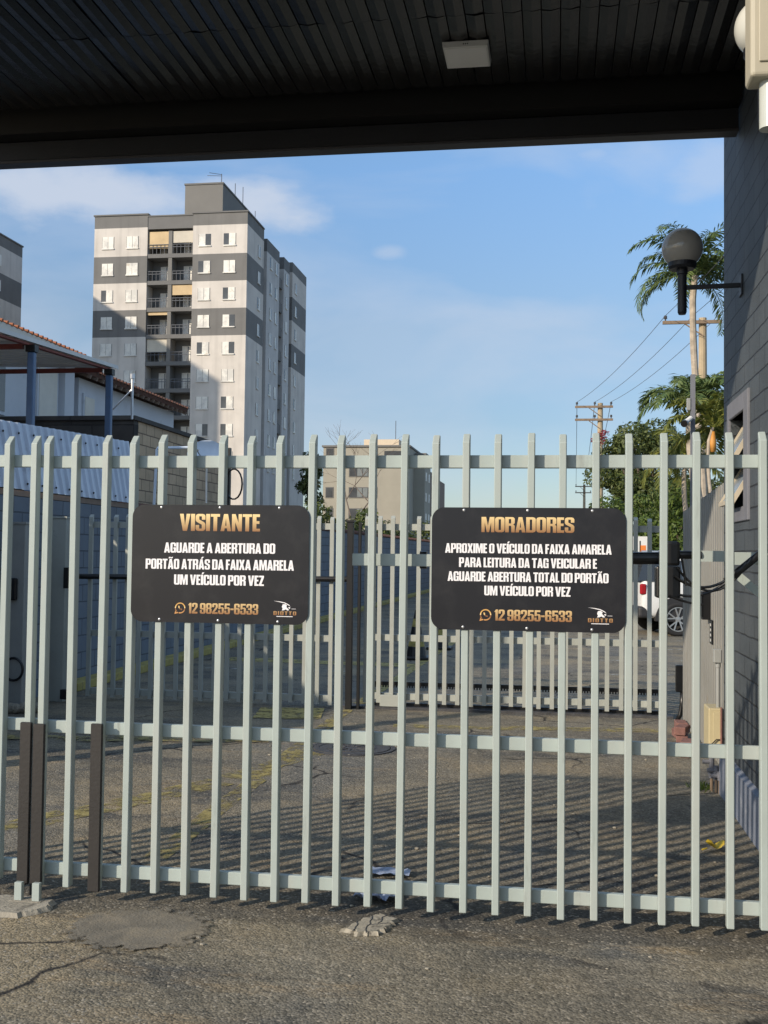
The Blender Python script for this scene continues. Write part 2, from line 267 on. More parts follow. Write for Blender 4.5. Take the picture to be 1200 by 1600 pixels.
X['led'] = mat('led_diffuser', (0.80, 0.79, 0.77), 0.5, var=0.03)
X['whiteplastic'] = mat('white_plastic', (0.68, 0.68, 0.66), 0.4, var=0.05)
X['blue'] = block_mat('blue_painted_block', (0.128, 0.158, 0.200), (0.058, 0.07, 0.092), 0.39, 0.20, 'yz', 0.7, 0.06, 0.009, 0.7, stain=(0.085, 0.105, 0.14), slo=0.48, shi=0.75)
X['tile'] = mat('terracotta', (0.36, 0.13, 0.06), 0.8, var=0.35, scale=9, bump=0.3, dirt=(0.10, 0.06, 0.05), dlo=0.5, dhi=0.7)
X['tile_dark'] = mat('dark_tile', (0.15, 0.065, 0.045), 0.85, var=0.4, scale=9, dirt=(0.05, 0.04, 0.035), dlo=0.45, dhi=0.65)  # darker version of the terracotta tile colour
X['sheet'] = mat('zinc_sheet', (0.56, 0.62, 0.72), 0.45, var=0.08, scale=1.5, metal=0.0, dirt=(0.33, 0.36, 0.42), dscale=3, dlo=0.6, dhi=0.75)
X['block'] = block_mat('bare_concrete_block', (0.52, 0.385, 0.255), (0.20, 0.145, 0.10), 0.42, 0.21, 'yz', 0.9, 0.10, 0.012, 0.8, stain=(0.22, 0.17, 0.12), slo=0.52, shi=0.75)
X['blockdark'] = block_mat('dark_concrete_block', (0.062, 0.056, 0.052), (0.030, 0.027, 0.025), 0.80, 0.30, 'xz', 0.9, 0.15, 0.012, 0.8, stain=(0.10, 0.085, 0.07), slo=0.55, shi=0.75)
X['post_blue'] = mat('blue_steel_paint', (0.085, 0.15, 0.27), 0.45, var=0.12, dirt=(0.10, 0.07, 0.05), dlo=0.62, dhi=0.72)
X['beam_red'] = mat('red_oxide_paint', (0.20, 0.045, 0.035), 0.6, var=0.2)
X['carport'] = mat('carport_sheet', (0.68, 0.67, 0.65), 0.5, var=0.12, scale=1.0)
X['housewhite'] = mat('white_render', (0.60, 0.62, 0.66), 0.85, var=0.06, scale=0.8, dirt=(0.4, 0.4, 0.42), dscale=2, dlo=0.6, dhi=0.8)
X['housegrey'] = mat('grey_render_wall', (0.17, 0.18, 0.21), 0.85, var=0.06)
X['fascia'] = mat('cream_fascia', (0.70, 0.66, 0.58), 0.7, var=0.06)
ST = [23.7, 26.4, 29.3, 32.1, 35.0]
X['stripe'] = stripe_mat('striped_render', (0.60, 0.56, 0.515), (0.165, 0.162, 0.157), ST)
X['towerlight'] = stripe_mat('pale_render', (0.52, 0.51, 0.50), (0.15, 0.15, 0.15), [34.4])
X['towerdark'] = mat('grey_render_tower', (0.185, 0.18, 0.17), 0.85, var=0.06, scale=0.5)
X['towermid'] = mat('mid_grey_render', (0.16, 0.158, 0.155), 0.85, var=0.08, scale=0.6)
X['shutter'] = mat('white_shutter', (0.78, 0.76, 0.70), 0.5, var=0.04, scale=0.7)
weather(X['shutter'], [(0.5, 0.46, 0.58, (0.50, 0.49, 0.47), 0.75, (1, 1, 1)), (0.9, 0.60, 0.66, (0.42, 0.36, 0.27), 0.6, (1, 1, 1))])
X['pane'] = mat('window_dark_pane', (0.08, 0.085, 0.09), 0.2, var=0.25, scale=0.8)
X['blind'] = mat('cream_blind', (0.60, 0.45, 0.26), 0.8, var=0.12, scale=1.2)
X['blind2'] = mat('pale_blind', (0.58, 0.53, 0.44), 0.8, var=0.08, scale=1.2)
X['midwall'] = mat('beige_render', (0.36, 0.335, 0.275), 0.85, var=0.07, scale=0.4)
X['midlit'] = mat('cream_render_sunlit', (0.66, 0.55, 0.41), 0.85, var=0.06)  # paler than midwall, to paint sunlight onto the rooftop house
X['midbrown'] = mat('brown_render', (0.24, 0.175, 0.135), 0.85, var=0.08)
X['ribbed'] = mat('ribbed_zinc', (0.25, 0.25, 0.235), 0.5, var=0.12, scale=2, dirt=(0.22, 0.2, 0.16), dscale=4, dlo=0.56, dhi=0.75)
X['cabinet'] = mat('yellowed_plastic', (0.50, 0.43, 0.26), 0.5, var=0.08)
X['greybox'] = mat('grey_plastic', (0.30, 0.31, 0.30), 0.5, var=0.1)
X['brick'] = mat('red_brick', (0.21, 0.105, 0.09), 0.9, var=0.3, scale=12, bump=0.4)
X['concrete'] = mat('pale_concrete', (0.30, 0.275, 0.225), 0.9, var=0.25, scale=9, bump=0.6, bscale=55, dirt=(0.11, 0.10, 0.085), dscale=14, dlo=0.55, dhi=0.68)
X['mortar_'] = mat('grey_mortar', (0.155, 0.142, 0.118), 0.88, var=0.25, scale=6, bump=0.35, bscale=70, dirt=(0.23, 0.20, 0.155), dscale=5, dlo=0.5, dhi=0.7)
def fading_mortar():
    m = mat('grey_mortar', (0.165, 0.148, 0.118), 0.88, var=0.25, scale=9, bump=0.5, bscale=90, dirt=(0.24, 0.205, 0.15), dscale=6, dlo=0.48, dhi=0.68); t = m.node_tree; b = t.nodes['Principled BSDF']
    tcn = N(t, 'ShaderNodeTexCoord'); mpn = N(t, 'ShaderNodeMapping'); mpn.inputs['Location'].default_value = (-1, -1, 0); mpn.inputs['Scale'].default_value = (2, 2, 0); t.links.new(tcn.outputs['Generated'], mpn.inputs[0])
    ln_ = N(t, 'ShaderNodeVectorMath', operation='LENGTH'); t.links.new(mpn.outputs[0], ln_.inputs[0])
    n = N(t, 'ShaderNodeTexNoise'); n.inputs['Scale'].default_value = 16; n.inputs['Detail'].default_value = 10; n.inputs['Roughness'].default_value = 0.75; t.links.new(tcn.outputs['Object'], n.inputs['Vector'])
    ad = N(t, 'ShaderNodeMath', operation='MULTIPLY_ADD'); ad.inputs[1].default_value = 1.3; t.links.new(n.outputs[0], ad.inputs[0]); t.links.new(ln_.outputs['Value'], ad.inputs[2])
    r = N(t, 'ShaderNodeMapRange'); r.inputs['From Min'].default_value = 1.36; r.inputs['From Max'].default_value = 1.48; r.inputs['To Min'].default_value = 1; r.inputs['To Max'].default_value = 0
    t.links.new(ad.outputs[0], r.inputs[0]); t.links.new(r.outputs[0], b.inputs['Alpha']); return m
X['mortar'] = fading_mortar()
X['iron'] = mat('cast_iron', (0.070, 0.070, 0.074), 0.7, metal=0.3, var=0.3, scale=15, bump=0.5, bscale=40)
X['yellow'] = paint_mat('worn_yellow_paint', (0.36, 0.30, 0.10), 0.45)
X['yellow2'] = paint_mat('faded_yellow_paint', (0.30, 0.25, 0.09), 0.51)
X['whiteline'] = paint_mat('worn_white_paint', (0.42, 0.42, 0.38), 0.55)
X['curb'] = mat('yellow_curb_paint', (0.36, 0.30, 0.09), 0.85, var=0.25, scale=6, dirt=(0.14, 0.12, 0.08), dlo=0.55, dhi=0.68)
X['paper'] = mat('bluish_plastic_film', (0.30, 0.36, 0.50), 0.45, var=0.15, scale=8)
X['leafy'] = mat('yellow_leaf', (0.62, 0.44, 0.03), 0.6, var=0.12, scale=30)
X['wood'] = mat('weathered_wood', (0.22, 0.16, 0.11), 0.85, var=0.25, scale=6)
X['polec'] = mat('tan_concrete_pole', (0.40, 0.32, 0.21), 0.85, var=0.14, scale=1.5)
X['wire'] = mat('grey_wire', (0.10, 0.11, 0.13), 0.6)
X['trunk'] = mat('palm_bark', (0.40, 0.34, 0.27), 0.9, var=0.3, scale=4, bump=0.5, bscale=10)
X['bark'] = mat('tree_bark', (0.13, 0.10, 0.08), 0.9, var=0.3, scale=6)
X['sheath'] = mat('orange_sheath', (0.55, 0.25, 0.05), 0.6, var=0.15)
X['leaf_dark'] = leaf_mat('dark_foliage', (0.032, 0.056, 0.015), (0.135, 0.160, 0.046))
X['leaf_hedge'] = leaf_mat('hedge_foliage', (0.034, 0.066, 0.013), (0.125, 0.175, 0.032))
X['leaf_palm'] = leaf_mat('palm_foliage', (0.055, 0.100, 0.032), (0.165, 0.215, 0.065), 0.2)
X['leaf_palm2'] = leaf_mat('yellow_palm_foliage', (0.080, 0.115, 0.022), (0.25, 0.25, 0.055), 0.3)
X['flower'] = leaf_mat('red_flowers', (0.22, 0.02, 0.03), (0.35, 0.05, 0.06))
X['carwhite'] = mat('white_car_paint', (0.74, 0.74, 0.72), 0.25, var=0.02, coat=0.6)
X['cardark'] = mat('dark_car_paint', (0.022, 0.024, 0.03), 0.25, var=0.05, coat=0.6)
X['cladding'] = mat('black_cladding', (0.028, 0.028, 0.030), 0.6, var=0.15)
X['tyre'] = mat('tyre_rubber', (0.020, 0.020, 0.021), 0.8, var=0.15)
X['alloy'] = mat('alloy_rim', (0.60, 0.61, 0.62), 0.3, metal=0.8, var=0.05)
X['taillight'] = mat('red_lamp', (0.35, 0.012, 0.018), 0.15, var=0.1)
X['orange'] = mat('orange_print', (0.75, 0.22, 0.04), 0.5, var=0.05)
X['dish'] = mat('dish_paint', (0.62, 0.70, 0.80), 0.4, var=0.05)

# ------------------------------------------------------------------ mesh builder, things
ORG = {}
class MB:
    def __init__(s): s.v = []; s.f = []
    def add(s, vs, fs):
        o = len(s.v); s.v += [tuple(p) for p in vs]; s.f += [tuple(i + o for i in f) for f in fs]; return s
    def box(s, a, b, c, d, e, g):
        return s.add([(a, c, e), (b, c, e), (b, d, e), (a, d, e), (a, c, g), (b, c, g), (b, d, g), (a, d, g)],
                     [(0, 3, 2, 1), (4, 5, 6, 7), (0, 1, 5, 4), (1, 2, 6, 5), (2, 3, 7, 6), (3, 0, 4, 7)])
    def obox(s, p, q, w, h, upv=(0, 0, 1)):           # bar from p to q with a w x h section
        p, q = Vector(p), Vector(q); d = (q - p).normalized(); a = d.cross(Vector(upv))
        if a.length < 1e-4: a = d.cross(Vector((0, 1, 0)))
        a = a.normalized() * w / 2; b = a.cross(d).normalized() * h / 2
        vs = [p - a - b, p + a - b, p + a + b, p - a + b, q - a - b, q + a - b, q + a + b, q - a + b]
        return s.add(vs, [(0, 1, 2, 3), (7, 6, 5, 4), (0, 4, 5, 1), (1, 5, 6, 2), (2, 6, 7, 3), (3, 7, 4, 0)])
    def tube(s, pts, r, n=10, caps=True):
        pts = [Vector(p) for p in pts]; rs = r if isinstance(r, (list, tuple)) else [r] * len(pts); vs = []; fs = []; ref = None
        for i, p in enumerate(pts):
            d = (pts[min(i + 1, len(pts) - 1)] - pts[max(i - 1, 0)]).normalized()
            a = d.cross(Vector((0, 0, 1))) if ref is None else ref - d * ref.dot(d)
            if a.length < 1e-4: a = d.cross(Vector((0, 1, 0)))
            a = a.normalized(); ref = a; b = d.cross(a)
            for k in range(n):
                t = 2 * math.pi * k / n; vs.append(p + (a * math.cos(t) + b * math.sin(t)) * rs[i])
        for i in range(len(pts) - 1):
            for k in range(n):
                k2 = (k + 1) % n; fs.append((i * n + k, i * n + k2, (i + 1) * n + k2, (i + 1) * n + k))
        if caps: fs.append(tuple(range(n))[::-1]); fs.append(tuple((len(pts) - 1) * n + k for k in range(n)))
        return s.add(vs, fs)
    def lathe(s, prof, c=(0, 0, 0), axis='z', n=28):   # prof: (radius, height)
        vs = []; fs = []
        for r, h in prof:
            for k in range(n):
                t = 2 * math.pi * k / n; x, y = r * math.cos(t), r * math.sin(t)
                p = (x, y, h) if axis == 'z' else ((x, h, y) if axis == 'y' else (h, x, y))
                vs.append((p[0] + c[0], p[1] + c[1], p[2] + c[2]))
        for i in range(len(prof) - 1):
            for k in range(n):
                k2 = (k + 1) % n; fs.append((i * n + k, i * n + k2, (i + 1) * n + k2, (i + 1) * n + k))
        return s.add(vs, fs)
    def sphere(s, c, r, n=24, m=14, sq=(1, 1, 1)):
        vs = []; fs = []
        for i in range(m + 1):
            a = math.pi * i / m
            for k in range(n):
                t = 2 * math.pi * k / n; vs.append((c[0] + r * sq[0] * math.sin(a) * math.cos(t), c[1] + r * sq[1] * math.sin(a) * math.sin(t), c[2] + r * sq[2] * math.cos(a)))
        for i in range(m):
            for k in range(n):
                k2 = (k + 1) % n; fs.append((i * n + k, (i + 1) * n + k, (i + 1) * n + k2, i * n + k2))
        return s.add(vs, fs)
    def prism(s, poly, a, b, plane='uz'):              # poly in the plane, extruded between a and b on the third axis
        n = len(poly)
        f = {'uz': lambda p, w: (p[0], w, p[1]), 'vz': lambda p, w: (w, p[0], p[1]), 'uv': lambda p, w: (p[0], p[1], w)}[plane]
        return s.add([f(p, a) for p in poly] + [f(p, b) for p in poly],
                     [tuple(range(n)), tuple(range(2 * n - 1, n - 1, -1))] + [(i, n + i, n + (i + 1) % n, (i + 1) % n) for i in range(n)])
    def build(s, name, m, parent=None, smooth=False, bevel=0, org=None, seg=1):
        """one mesh object; coordinates are (u, v, z); with a parent they are re-based on the parent's own foot"""
        o = org if org is not None else (ORG[parent.name] if parent else (0, 0, 0))
        me = bpy.data.meshes.new(name); me.from_pydata([(p[0] - o[0], p[1] - o[1], p[2] - o[2]) for p in s.v], [], s.f)
        bm = bmesh.new(); bm.from_mesh(me); bmesh.ops.recalc_face_normals(bm, faces=bm.faces); bm.to_mesh(me); bm.free()
        if smooth:
            for p in me.polygons: p.use_smooth = True
        me.materials.append(m); ob = bpy.data.objects.new(name, me); C.objects.link(ob)
        if parent: ob.parent = parent; ORG[ob.name] = o
        else: ob.location = WP(*o); ob.rotation_euler = (0, 0, -YAW); ORG[ob.name] = o
        if bevel:
            b = ob.modifiers.new('bevel', 'BEVEL'); b.width = bevel; b.segments = seg; b.limit_method = 'ANGLE'; b.angle_limit = R(40)
        return ob
def tag(o, label=None, cat=None, group=None, kind=None):
    if label: o['label'] = label
    if cat: o['category'] = cat
    if group: o['group'] = group
    if kind: o['kind'] = kind
    return o
def thing(name, o, label, cat, group=None, rz=0):
    e = bpy.data.objects.new(name, None); C.objects.link(e); e.location = WP(*o); e.rotation_euler = (0, 0, -YAW + rz); e.empty_display_size = 0.2
    ORG[e.name] = o; return tag(e, label, cat, group)
def kids(o): return list(o.children)
def copy_tree(o, parent=None):
    c = o.copy(); C.objects.link(c)
    if parent: c.parent = parent
    for ch in kids(o): copy_tree(ch, c)
    return c
def put(ob, parent, du=0, dv=0, dz=0):                 # a copy of a part (and its sub-parts) shifted along u, v, z
    c = ob.copy(); C.objects.link(c); c.parent = parent; c.location = Vector(ob.location) + Vector((du, dv, dz))
    for ch in kids(ob):
        d = ch.copy(); C.objects.link(d); d.parent = c
    return c

# ------------------------------------------------------------------ ground and markings
from mathutils import noise as mn
def gh(u, v):
    """uneven asphalt between the two gates (a few millimetres)"""
    if not (-4.5 < u < 1.05 and 5.0 < v < 11.1): return 0.0
    f = min(1, (u + 4.5) / 0.4, (1.05 - u) / 0.3, (v - 5.0) / 0.3, (11.1 - v) / 0.3, max(0, math.hypot(u + 1.66, v - 9.08) - 0.45) / 0.3)
    return max(0, f) * (0.011 * mn.noise(Vector((u * 1.3, v * 1.3, 3.1))) + 0.007 * mn.noise(Vector((u * 4.5, v * 4.5, 7.7))) + 0.004 * mn.noise(Vector((u * 11, v * 11, 1.2))))
us_ = [-900, -60, -20, -8] + [-4.62 + 0.06 * i for i in range(96)] + [3, 10, 60, 900]
vs_ = [-60, 0] + [4.9 + 0.06 * i for i in range(106)] + [14, 30, 100, 400, 1500]
g = MB(); nu = len(us_)
g.add([(u, v, gh(u, v)) for v in vs_ for u in us_], [(j * nu + i, j * nu + i + 1, (j + 1) * nu + i + 1, (j + 1) * nu + i) for j in range(len(vs_) - 1) for i in range(nu - 1)])
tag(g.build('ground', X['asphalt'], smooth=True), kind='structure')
def patch(name, poly, z, m, label=None, cat=None, kind=None, thick=0.0, jit=0.0, group=None):
    pts = []
    for i in range(len(poly)):
        a, b = poly[i], poly[(i + 1) % len(poly)]; k = 6 if jit else 1
        for j in range(k):
            t = j / k; pts.append((a[0] + (b[0] - a[0]) * t + random.uniform(-jit, jit), a[1] + (b[1] - a[1]) * t + random.uniform(-jit, jit)))
    cu = sum(p[0] for p in pts) / len(pts); cv = sum(p[1] for p in pts) / len(pts)
    mb = MB()
    if thick:
        nn = len(pts); inner = [(cu + (p[0] - cu) * 0.9, cv + (p[1] - cv) * 0.9) for p in pts]
        vs_ = [(p[0], p[1], 0.001) for p in pts] + [(p[0], p[1], z + thick) for p in inner]
        mb.add(vs_, [(i, (i + 1) % nn, nn + (i + 1) % nn, nn + i) for i in range(nn)] + [tuple(range(nn, 2 * nn))])
    else: mb.add([(p[0], p[1], z) for p in pts], [tuple(range(len(pts)))])
    o = mb.build(name, m, org=(cu, cv, 0)); return tag(o, label, cat, group, kind)
def strip(p, q, w, z, m):
    p, q = Vector(p), Vector(q); L = (q - p).length; d = (q - p) / L; s = Vector((-d.y, d.x)) * w / 2; k = max(1, int(L / 0.06)) if p.y < 11.2 else 1; c = max(2, int(w / 0.06)); mb = MB()
    pts = [p + d * L * i / k + s * (2 * j / c - 1) for i in range(k + 1) for j in range(c + 1)]
    mb.add([(x.x, x.y, gh(x.x, x.y) + z) for x in pts], [(i * (c + 1) + j, i * (c + 1) + j + 1, (i + 1) * (c + 1) + j + 1, (i + 1) * (c + 1) + j) for i in range(k) for j in range(c)])
    tag(mb.build('road_marking', m), kind='structure')
strip((-2.06, 5.6), (-2.12, 11.3), 0.14, 0.004, X['yellow2'])
strip((-2.08, 11.8), (-1.86, 21), 0.13, 0.004, X['yellow'])
strip((-4.9, 16.25), (-2.05, 16.0), 0.5, 0.004, X['yellow'])
strip((-3.95, 4.55), (-2.3, 7.55), 0.26, 0.004, X['yellow2'])
strip((-2.3, 7.7), (-1.75, 9.3), 0.22, 0.004, X['yellow2'])
strip((-2.95, 10.85), (-2.3, 10.95), 0.75, 0.008, X['yellow'])
strip((-4.9, 8.9), (-2.4, 9.25), 0.22, 0.012, X['yellow2'])
strip((-1.5, 10.35), (1.0, 10.65), 0.2, 0.004, X['yellow2'])
strip((-4.9, 14.9), (-2.4, 15.0), 0.14, 0.004, X['whiteline'])
for k in range(4):
    strip((0.6, 15.5 + 2.1 * k), (4.5, 16.3 + 2.1 * k), 0.12, 0.004, X['whiteline'])
for k in range(3):
    strip((-1.6 + 2.4 * k, 26), (-1.2 + 2.4 * k, 31), 0.12, 0.004, X['yellow2'])
patch('asphalt_repair', [(-2.12, 4.62), (-1.99, 4.36), (-1.82, 4.25), (-1.6, 4.27), (-1.44, 4.45), (-1.38, 4.72), (-1.55, 4.86), (-1.86, 4.88), (-2.02, 4.8)], 0.004, X['mortar'], kind='structure', thick=0.004, jit=0.018)
patch('concrete_footing', [(-2.62, 4.56), (-2.3, 4.60), (-2.2, 4.72), (-2.24, 4.83), (-2.45, 4.86), (-2.7, 4.8)], 0.006, X['concrete'], kind='structure', thick=0.014, jit=0.012)
# broken concrete patch in front of the gate
m = X['broken'] = mat('cracked_concrete', (0.33, 0.30, 0.24), 0.9, var=0.2, scale=14, bump=0.7, bscale=40, dirt=(0.10, 0.09, 0.075), dscale=16, dlo=0.52, dhi=0.64)
base = [(-0.89, 4.69), (-0.81, 4.655), (-0.735, 4.67), (-0.70, 4.76), (-0.68, 4.87), (-0.74, 4.93), (-0.80, 4.89), (-0.85, 4.78)]
t = patch('concrete_lump', base, 0.012, m, 'cracked pale lump of concrete set in the asphalt in front of the gate', 'concrete', thick=0.004, jit=0.014)
mb = MB(); rr = random.Random(3)
for (p_, q_) in (((-0.835, 4.68), (-0.835, 4.80)), ((-0.785, 4.67), (-0.79, 4.875)), ((-0.785, 4.76), (-0.71, 4.80)), ((-0.745, 4.79), (-0.735, 4.91))):
    pts_ = [(p_[0] + (q_[0] - p_[0]) * i / 6 + rr.uniform(-.007, .007), p_[1] + (q_[1] - p_[1]) * i / 6, 0.0155) for i in range(7)]
    mb.tube(pts_, 0.0032, 5)
mb.build('crack', X['iron'], t)
# manhole cover
t = thing('manhole_cover', (-1.66, 9.08, 0), 'round cast iron manhole cover in the driveway between the two gates', 'manhole cover')
MB().lathe([(0.36, 0.001), (0.36, 0.008), (0.325, 0.008), (0.325, 0.003)], (-1.66, 9.08, 0), n=40).build('rim', X['iron'], t)
mb = MB().lathe([(0.315, 0.002), (0.315, 0.010), (0.27, 0.010), (0.27, 0.007), (0.2, 0.007), (0.2, 0.011), (0.16, 0.011), (0.16, 0.007), (0.05, 0.007), (0.0, 0.007)], (-1.66, 9.08, 0), n=40)
for k in range(12):
    a = k * math.pi / 6; c_, s_ = math.cos(a), math.sin(a)
    mb.obox((-1.66 + 0.06 * c_, 9.08 + 0.06 * s_, 0.009), (-1.66 + 0.15 * c_, 9.08 + 0.15 * s_, 0.009), 0.02, 0.005)
mb.build('lid', X['iron'], t)

# ------------------------------------------------------------------ canopy
t = thing('canopy', (-1.7, 6.0, 4.2), 'dark flat canopy with boarded soffit and deep beam over the gate', 'canopy')
mb = MB(); rr = random.Random(11); u = -4.72
while u < 1.08:
    w = 0.098
    for a, b in ((4.76, 6.06), (None, 6.99)):
        a = a if a else last_b + 0.006
        dz = rr.uniform(-0.003, 0.003); tl = rr.uniform(-0.003, 0.003); last_b = b
        sag = rr.uniform(0, 0.008)
        ns = 4
        vs_ = []
        for i in range(ns + 1):
            vv = a + (b - a) * i / ns; zz = 4.6 + dz - sag * math.sin(math.pi * i / ns)
            vs_ += [(u, vv, zz + tl), (u + w * 0.5, vv, zz - 0.009), (u + w, vv, zz - tl), (u, vv, 4.64)]
        mb.add(vs_, [(4 * i + j, 4 * i + j + 1, 4 * i + 5 + j, 4 * i + 4 + j) for i in range(ns) for j in range(2)])
    u += w + 0.007
mb.build('soffit', X['soffit'], t)
MB().box(-4.75, 1.12, 4.70, 7.42, 4.66, 4.9).build('roof', X['beam'], t)
MB().box(-4.75, 1.12, 7.20, 7.298, 4.319, 4.452).build('beam', X['beam'], t, bevel=0.004)
MB().box(-4.75, 1.12, 7.19, 7.302, 4.298, 4.318).build('beam_lip', X['lip'], t, bevel=0.003)
MB().box(-4.75, 1.12, 4.70, 4.755, 4.42, 4.655).build('fascia', X['beam'], t, bevel=0.004)
MB().box(-4.72, 1.12, 7.06, 7.33, 4.453, 4.652).build('soffit_shade', X['blackpaint'], t)  # black box standing in for the shade between soffit and beam
t = thing('canopy_post', (-4.6, 7.27, 0), 'square dark post carrying the left end of the canopy beam', 'post')
MB().box(-4.68, -4.52, 7.19, 7.35, 0.02, 4.26).build('shaft', X['beam'], t, bevel=0.006); MB().box(-4.74, -4.46, 7.13, 7.41, 0, 0.02).build('base_plate', X['beam'], t)
t = thing('panel_light', (-0.545, 6.49, 4.59), 'square white panel light fixed to the dark canopy soffit', 'light')
MB().prism([(-0.68, 4.588), (-0.41, 4.588), (-0.415, 4.55), (-0.675, 4.55)], 6.352, 6.632, 'uz').build('housing', X['whiteplastic'], t, bevel=0.003)
MB().box(-0.665, -0.425, 6.366, 6.618, 4.546, 4.5495).build('diffuser', X['led'], t)
mb = MB()
for k in range(3): mb.box(-0.558 + 0.012 * k, -0.552 + 0.012 * k, 6.3485, 6.3515, 4.565, 4.571)
mb.build('vent_slots', X['dark'], t)

# ------------------------------------------------------------------ gate house wall on the right
WALLU = 1.13
t = thing('gatehouse', (WALLU, 4.0, 0), 'dark grey painted block gatehouse rising beside the gate', 'building')
v0, v1, z0_, z1_ = 7.02, 7.60, 1.92, 2.51
mb = MB()
mb.box(WALLU, 4.2, -1.5, v0, 0.30, 5.6); mb.box(WALLU, 4.2, v1, 7.91, 0.30, 5.6)
mb.box(WALLU, 4.2, v0, v1, 0.30, z0_); mb.box(WALLU, 4.2, v0, v1, z1_, 5.6)
mb.build('wall', X['wallR'], t)
mb = MB(); rr = random.Random(5); m_ = 48
vs_ = []
for i in range(m_ + 1):
    vv = -1.5 + 9.40 * i / m_; j = rr.uniform(-0.008, 0.008)
    vs_ += [(WALLU - 0.028 + j * 0.6, vv, 0), (WALLU - 0.026 + j * 0.5, vv, 0.28 + j), (WALLU + 0.02, vv, 0.298 + j)]
mb.add(vs_, [(3 * i + k, 3 * i + k + 1, 3 * i + 4 + k, 3 * i + 3 + k) for i in range(m_) for k in range(2)])
mb.box(WALLU + 0.01, 4.18, -1.48, 7.90, 0.0, 0.297); mb.build('plinth', X['skirt'], t)
win = MB()
for a, b, c_, d in ((6.86, v0, 1.83, 2.62), (v1, 7.68, 1.83, 2.62), (v0, v1, 1.83, z0_), (v0, v1, z1_, 2.62)):
    win.box(WALLU - 0.014, WALLU + 0.16, a, b, c_, d)
w = win.build('window', X['surround'], t, bevel=0.004)
mb = MB()
for a, b, c_, d in ((v0, v0 + 0.025, z0_, z1_), (v1 - 0.025, v1, z0_, z1_), (v0, v1, z0_, z0_ + 0.025), (v0, v1, z1_ - 0.025, z1_), (v0, v1, 2.2, 2.222)):
    mb.box(WALLU + 0.10, WALLU + 0.13, a + 0.001, b - 0.001, c_ + 0.001, d - 0.001)
mb.build('frame', X['sash'], w)
for zt, zb, o_ in ((2.46, 2.20, 0.15), (2.20, 1.95, 0.15)):
    mb = MB(); uo, ui = WALLU + 0.08 - o_, WALLU + 0.08
    for vv in (v0 + 0.035, v1 - 0.035): mb.obox((ui, vv, zt), (uo, vv, zb), 0.028, 0.02, (0, 1, 0))
    mb.obox((ui, v0 + 0.035, zt), (ui, v1 - 0.035, zt), 0.025, 0.025); mb.obox((uo, v0 + 0.035, zb), (uo, v1 - 0.035, zb), 0.025, 0.025)
    s_ = mb.build('sash', X['sash'], w)
    MB().add([(ui - 0.003, v0 + 0.04, zt), (ui - 0.003, v1 - 0.04, zt), (uo - 0.003, v1 - 0.04, zb), (uo - 0.003, v0 + 0.04, zb)], [(0, 1, 2, 3)]).build('pane', X['frost'], w)
MB().box(WALLU + 0.17, WALLU + 0.19, v0 - 0.02, v1 + 0.02, z0_ - 0.02, z1_ + 0.02).build('dark_room', X['dark'], w)

# globe lamps
def globe_lamp(c, wall_u, gm, label, rad=0.128):
    u, v, z = c; t = thing('globe_lamp', (wall_u, v, z - 0.25), label, 'lamp', 'globe lamps on the gatehouse wall')
    MB().sphere((u, v, z), rad, 40, 24).build('globe', gm, t, smooth=True)
    MB().lathe([(0.0, z - 0.135), (0.075, z - 0.135), (0.088, z - 0.12), (0.088, z - 0.092), (0.078, z - 0.088)], (u, v, 0)).build('collar', X['beam'], t, smooth=False)
    MB().lathe([(0.0, z - 0.42), (0.022, z - 0.42), (0.028, z - 0.405), (0.028, z - 0.17), (0.034, z - 0.165), (0.034, z - 0.135)], (u, v, 0)).build('stem', X['beam'], t)
    mb = MB().obox((u + 0.02, v, z - 0.25), (wall_u - 0.012, v, z - 0.243), 0.022, 0.028); mb.box(wall_u - 0.012, wall_u - 0.001, v - 0.05, v + 0.05, z - 0.31, z - 0.18)
    mb.build('bracket', X['beam'], t, bevel=0.002)
globe_lamp((0.768, 7.15, 3.548), WALLU, X['globe_smoke'], 'smoky grey globe lamp on a bracket below the canopy beam', 0.127)
globe_lamp((0.885, 5.0, 3.93), WALLU, X['globe_white'], 'milky white globe lamp on the wall behind the beige box', 0.127)
t = thing('sensor_box', (WALLU, 4.43, 3.45), 'beige weatherproof box with a white tube below, near the top corner', 'box')
MB().box(0.722, 0.95, 4.36, 4.50, 3.446, 3.98).build('case', X['beige'], t, bevel=0.016, seg=3)
MB().box(0.752, 0.93, 4.352, 4.3595, 3.50, 3.95).build('cover', X['beige'], t, bevel=0.003)
MB().tube([(0.805, 4.43, 3.447), (0.805, 4.43, 3.263)], 0.040, 24).build('tube', X['pipe_white'], t, smooth=False)
MB().obox((0.95, 4.43, 3.75), (WALLU - 0.001, 4.43, 3.75), 0.04, 0.04).build('bracket', X['steel'], t)

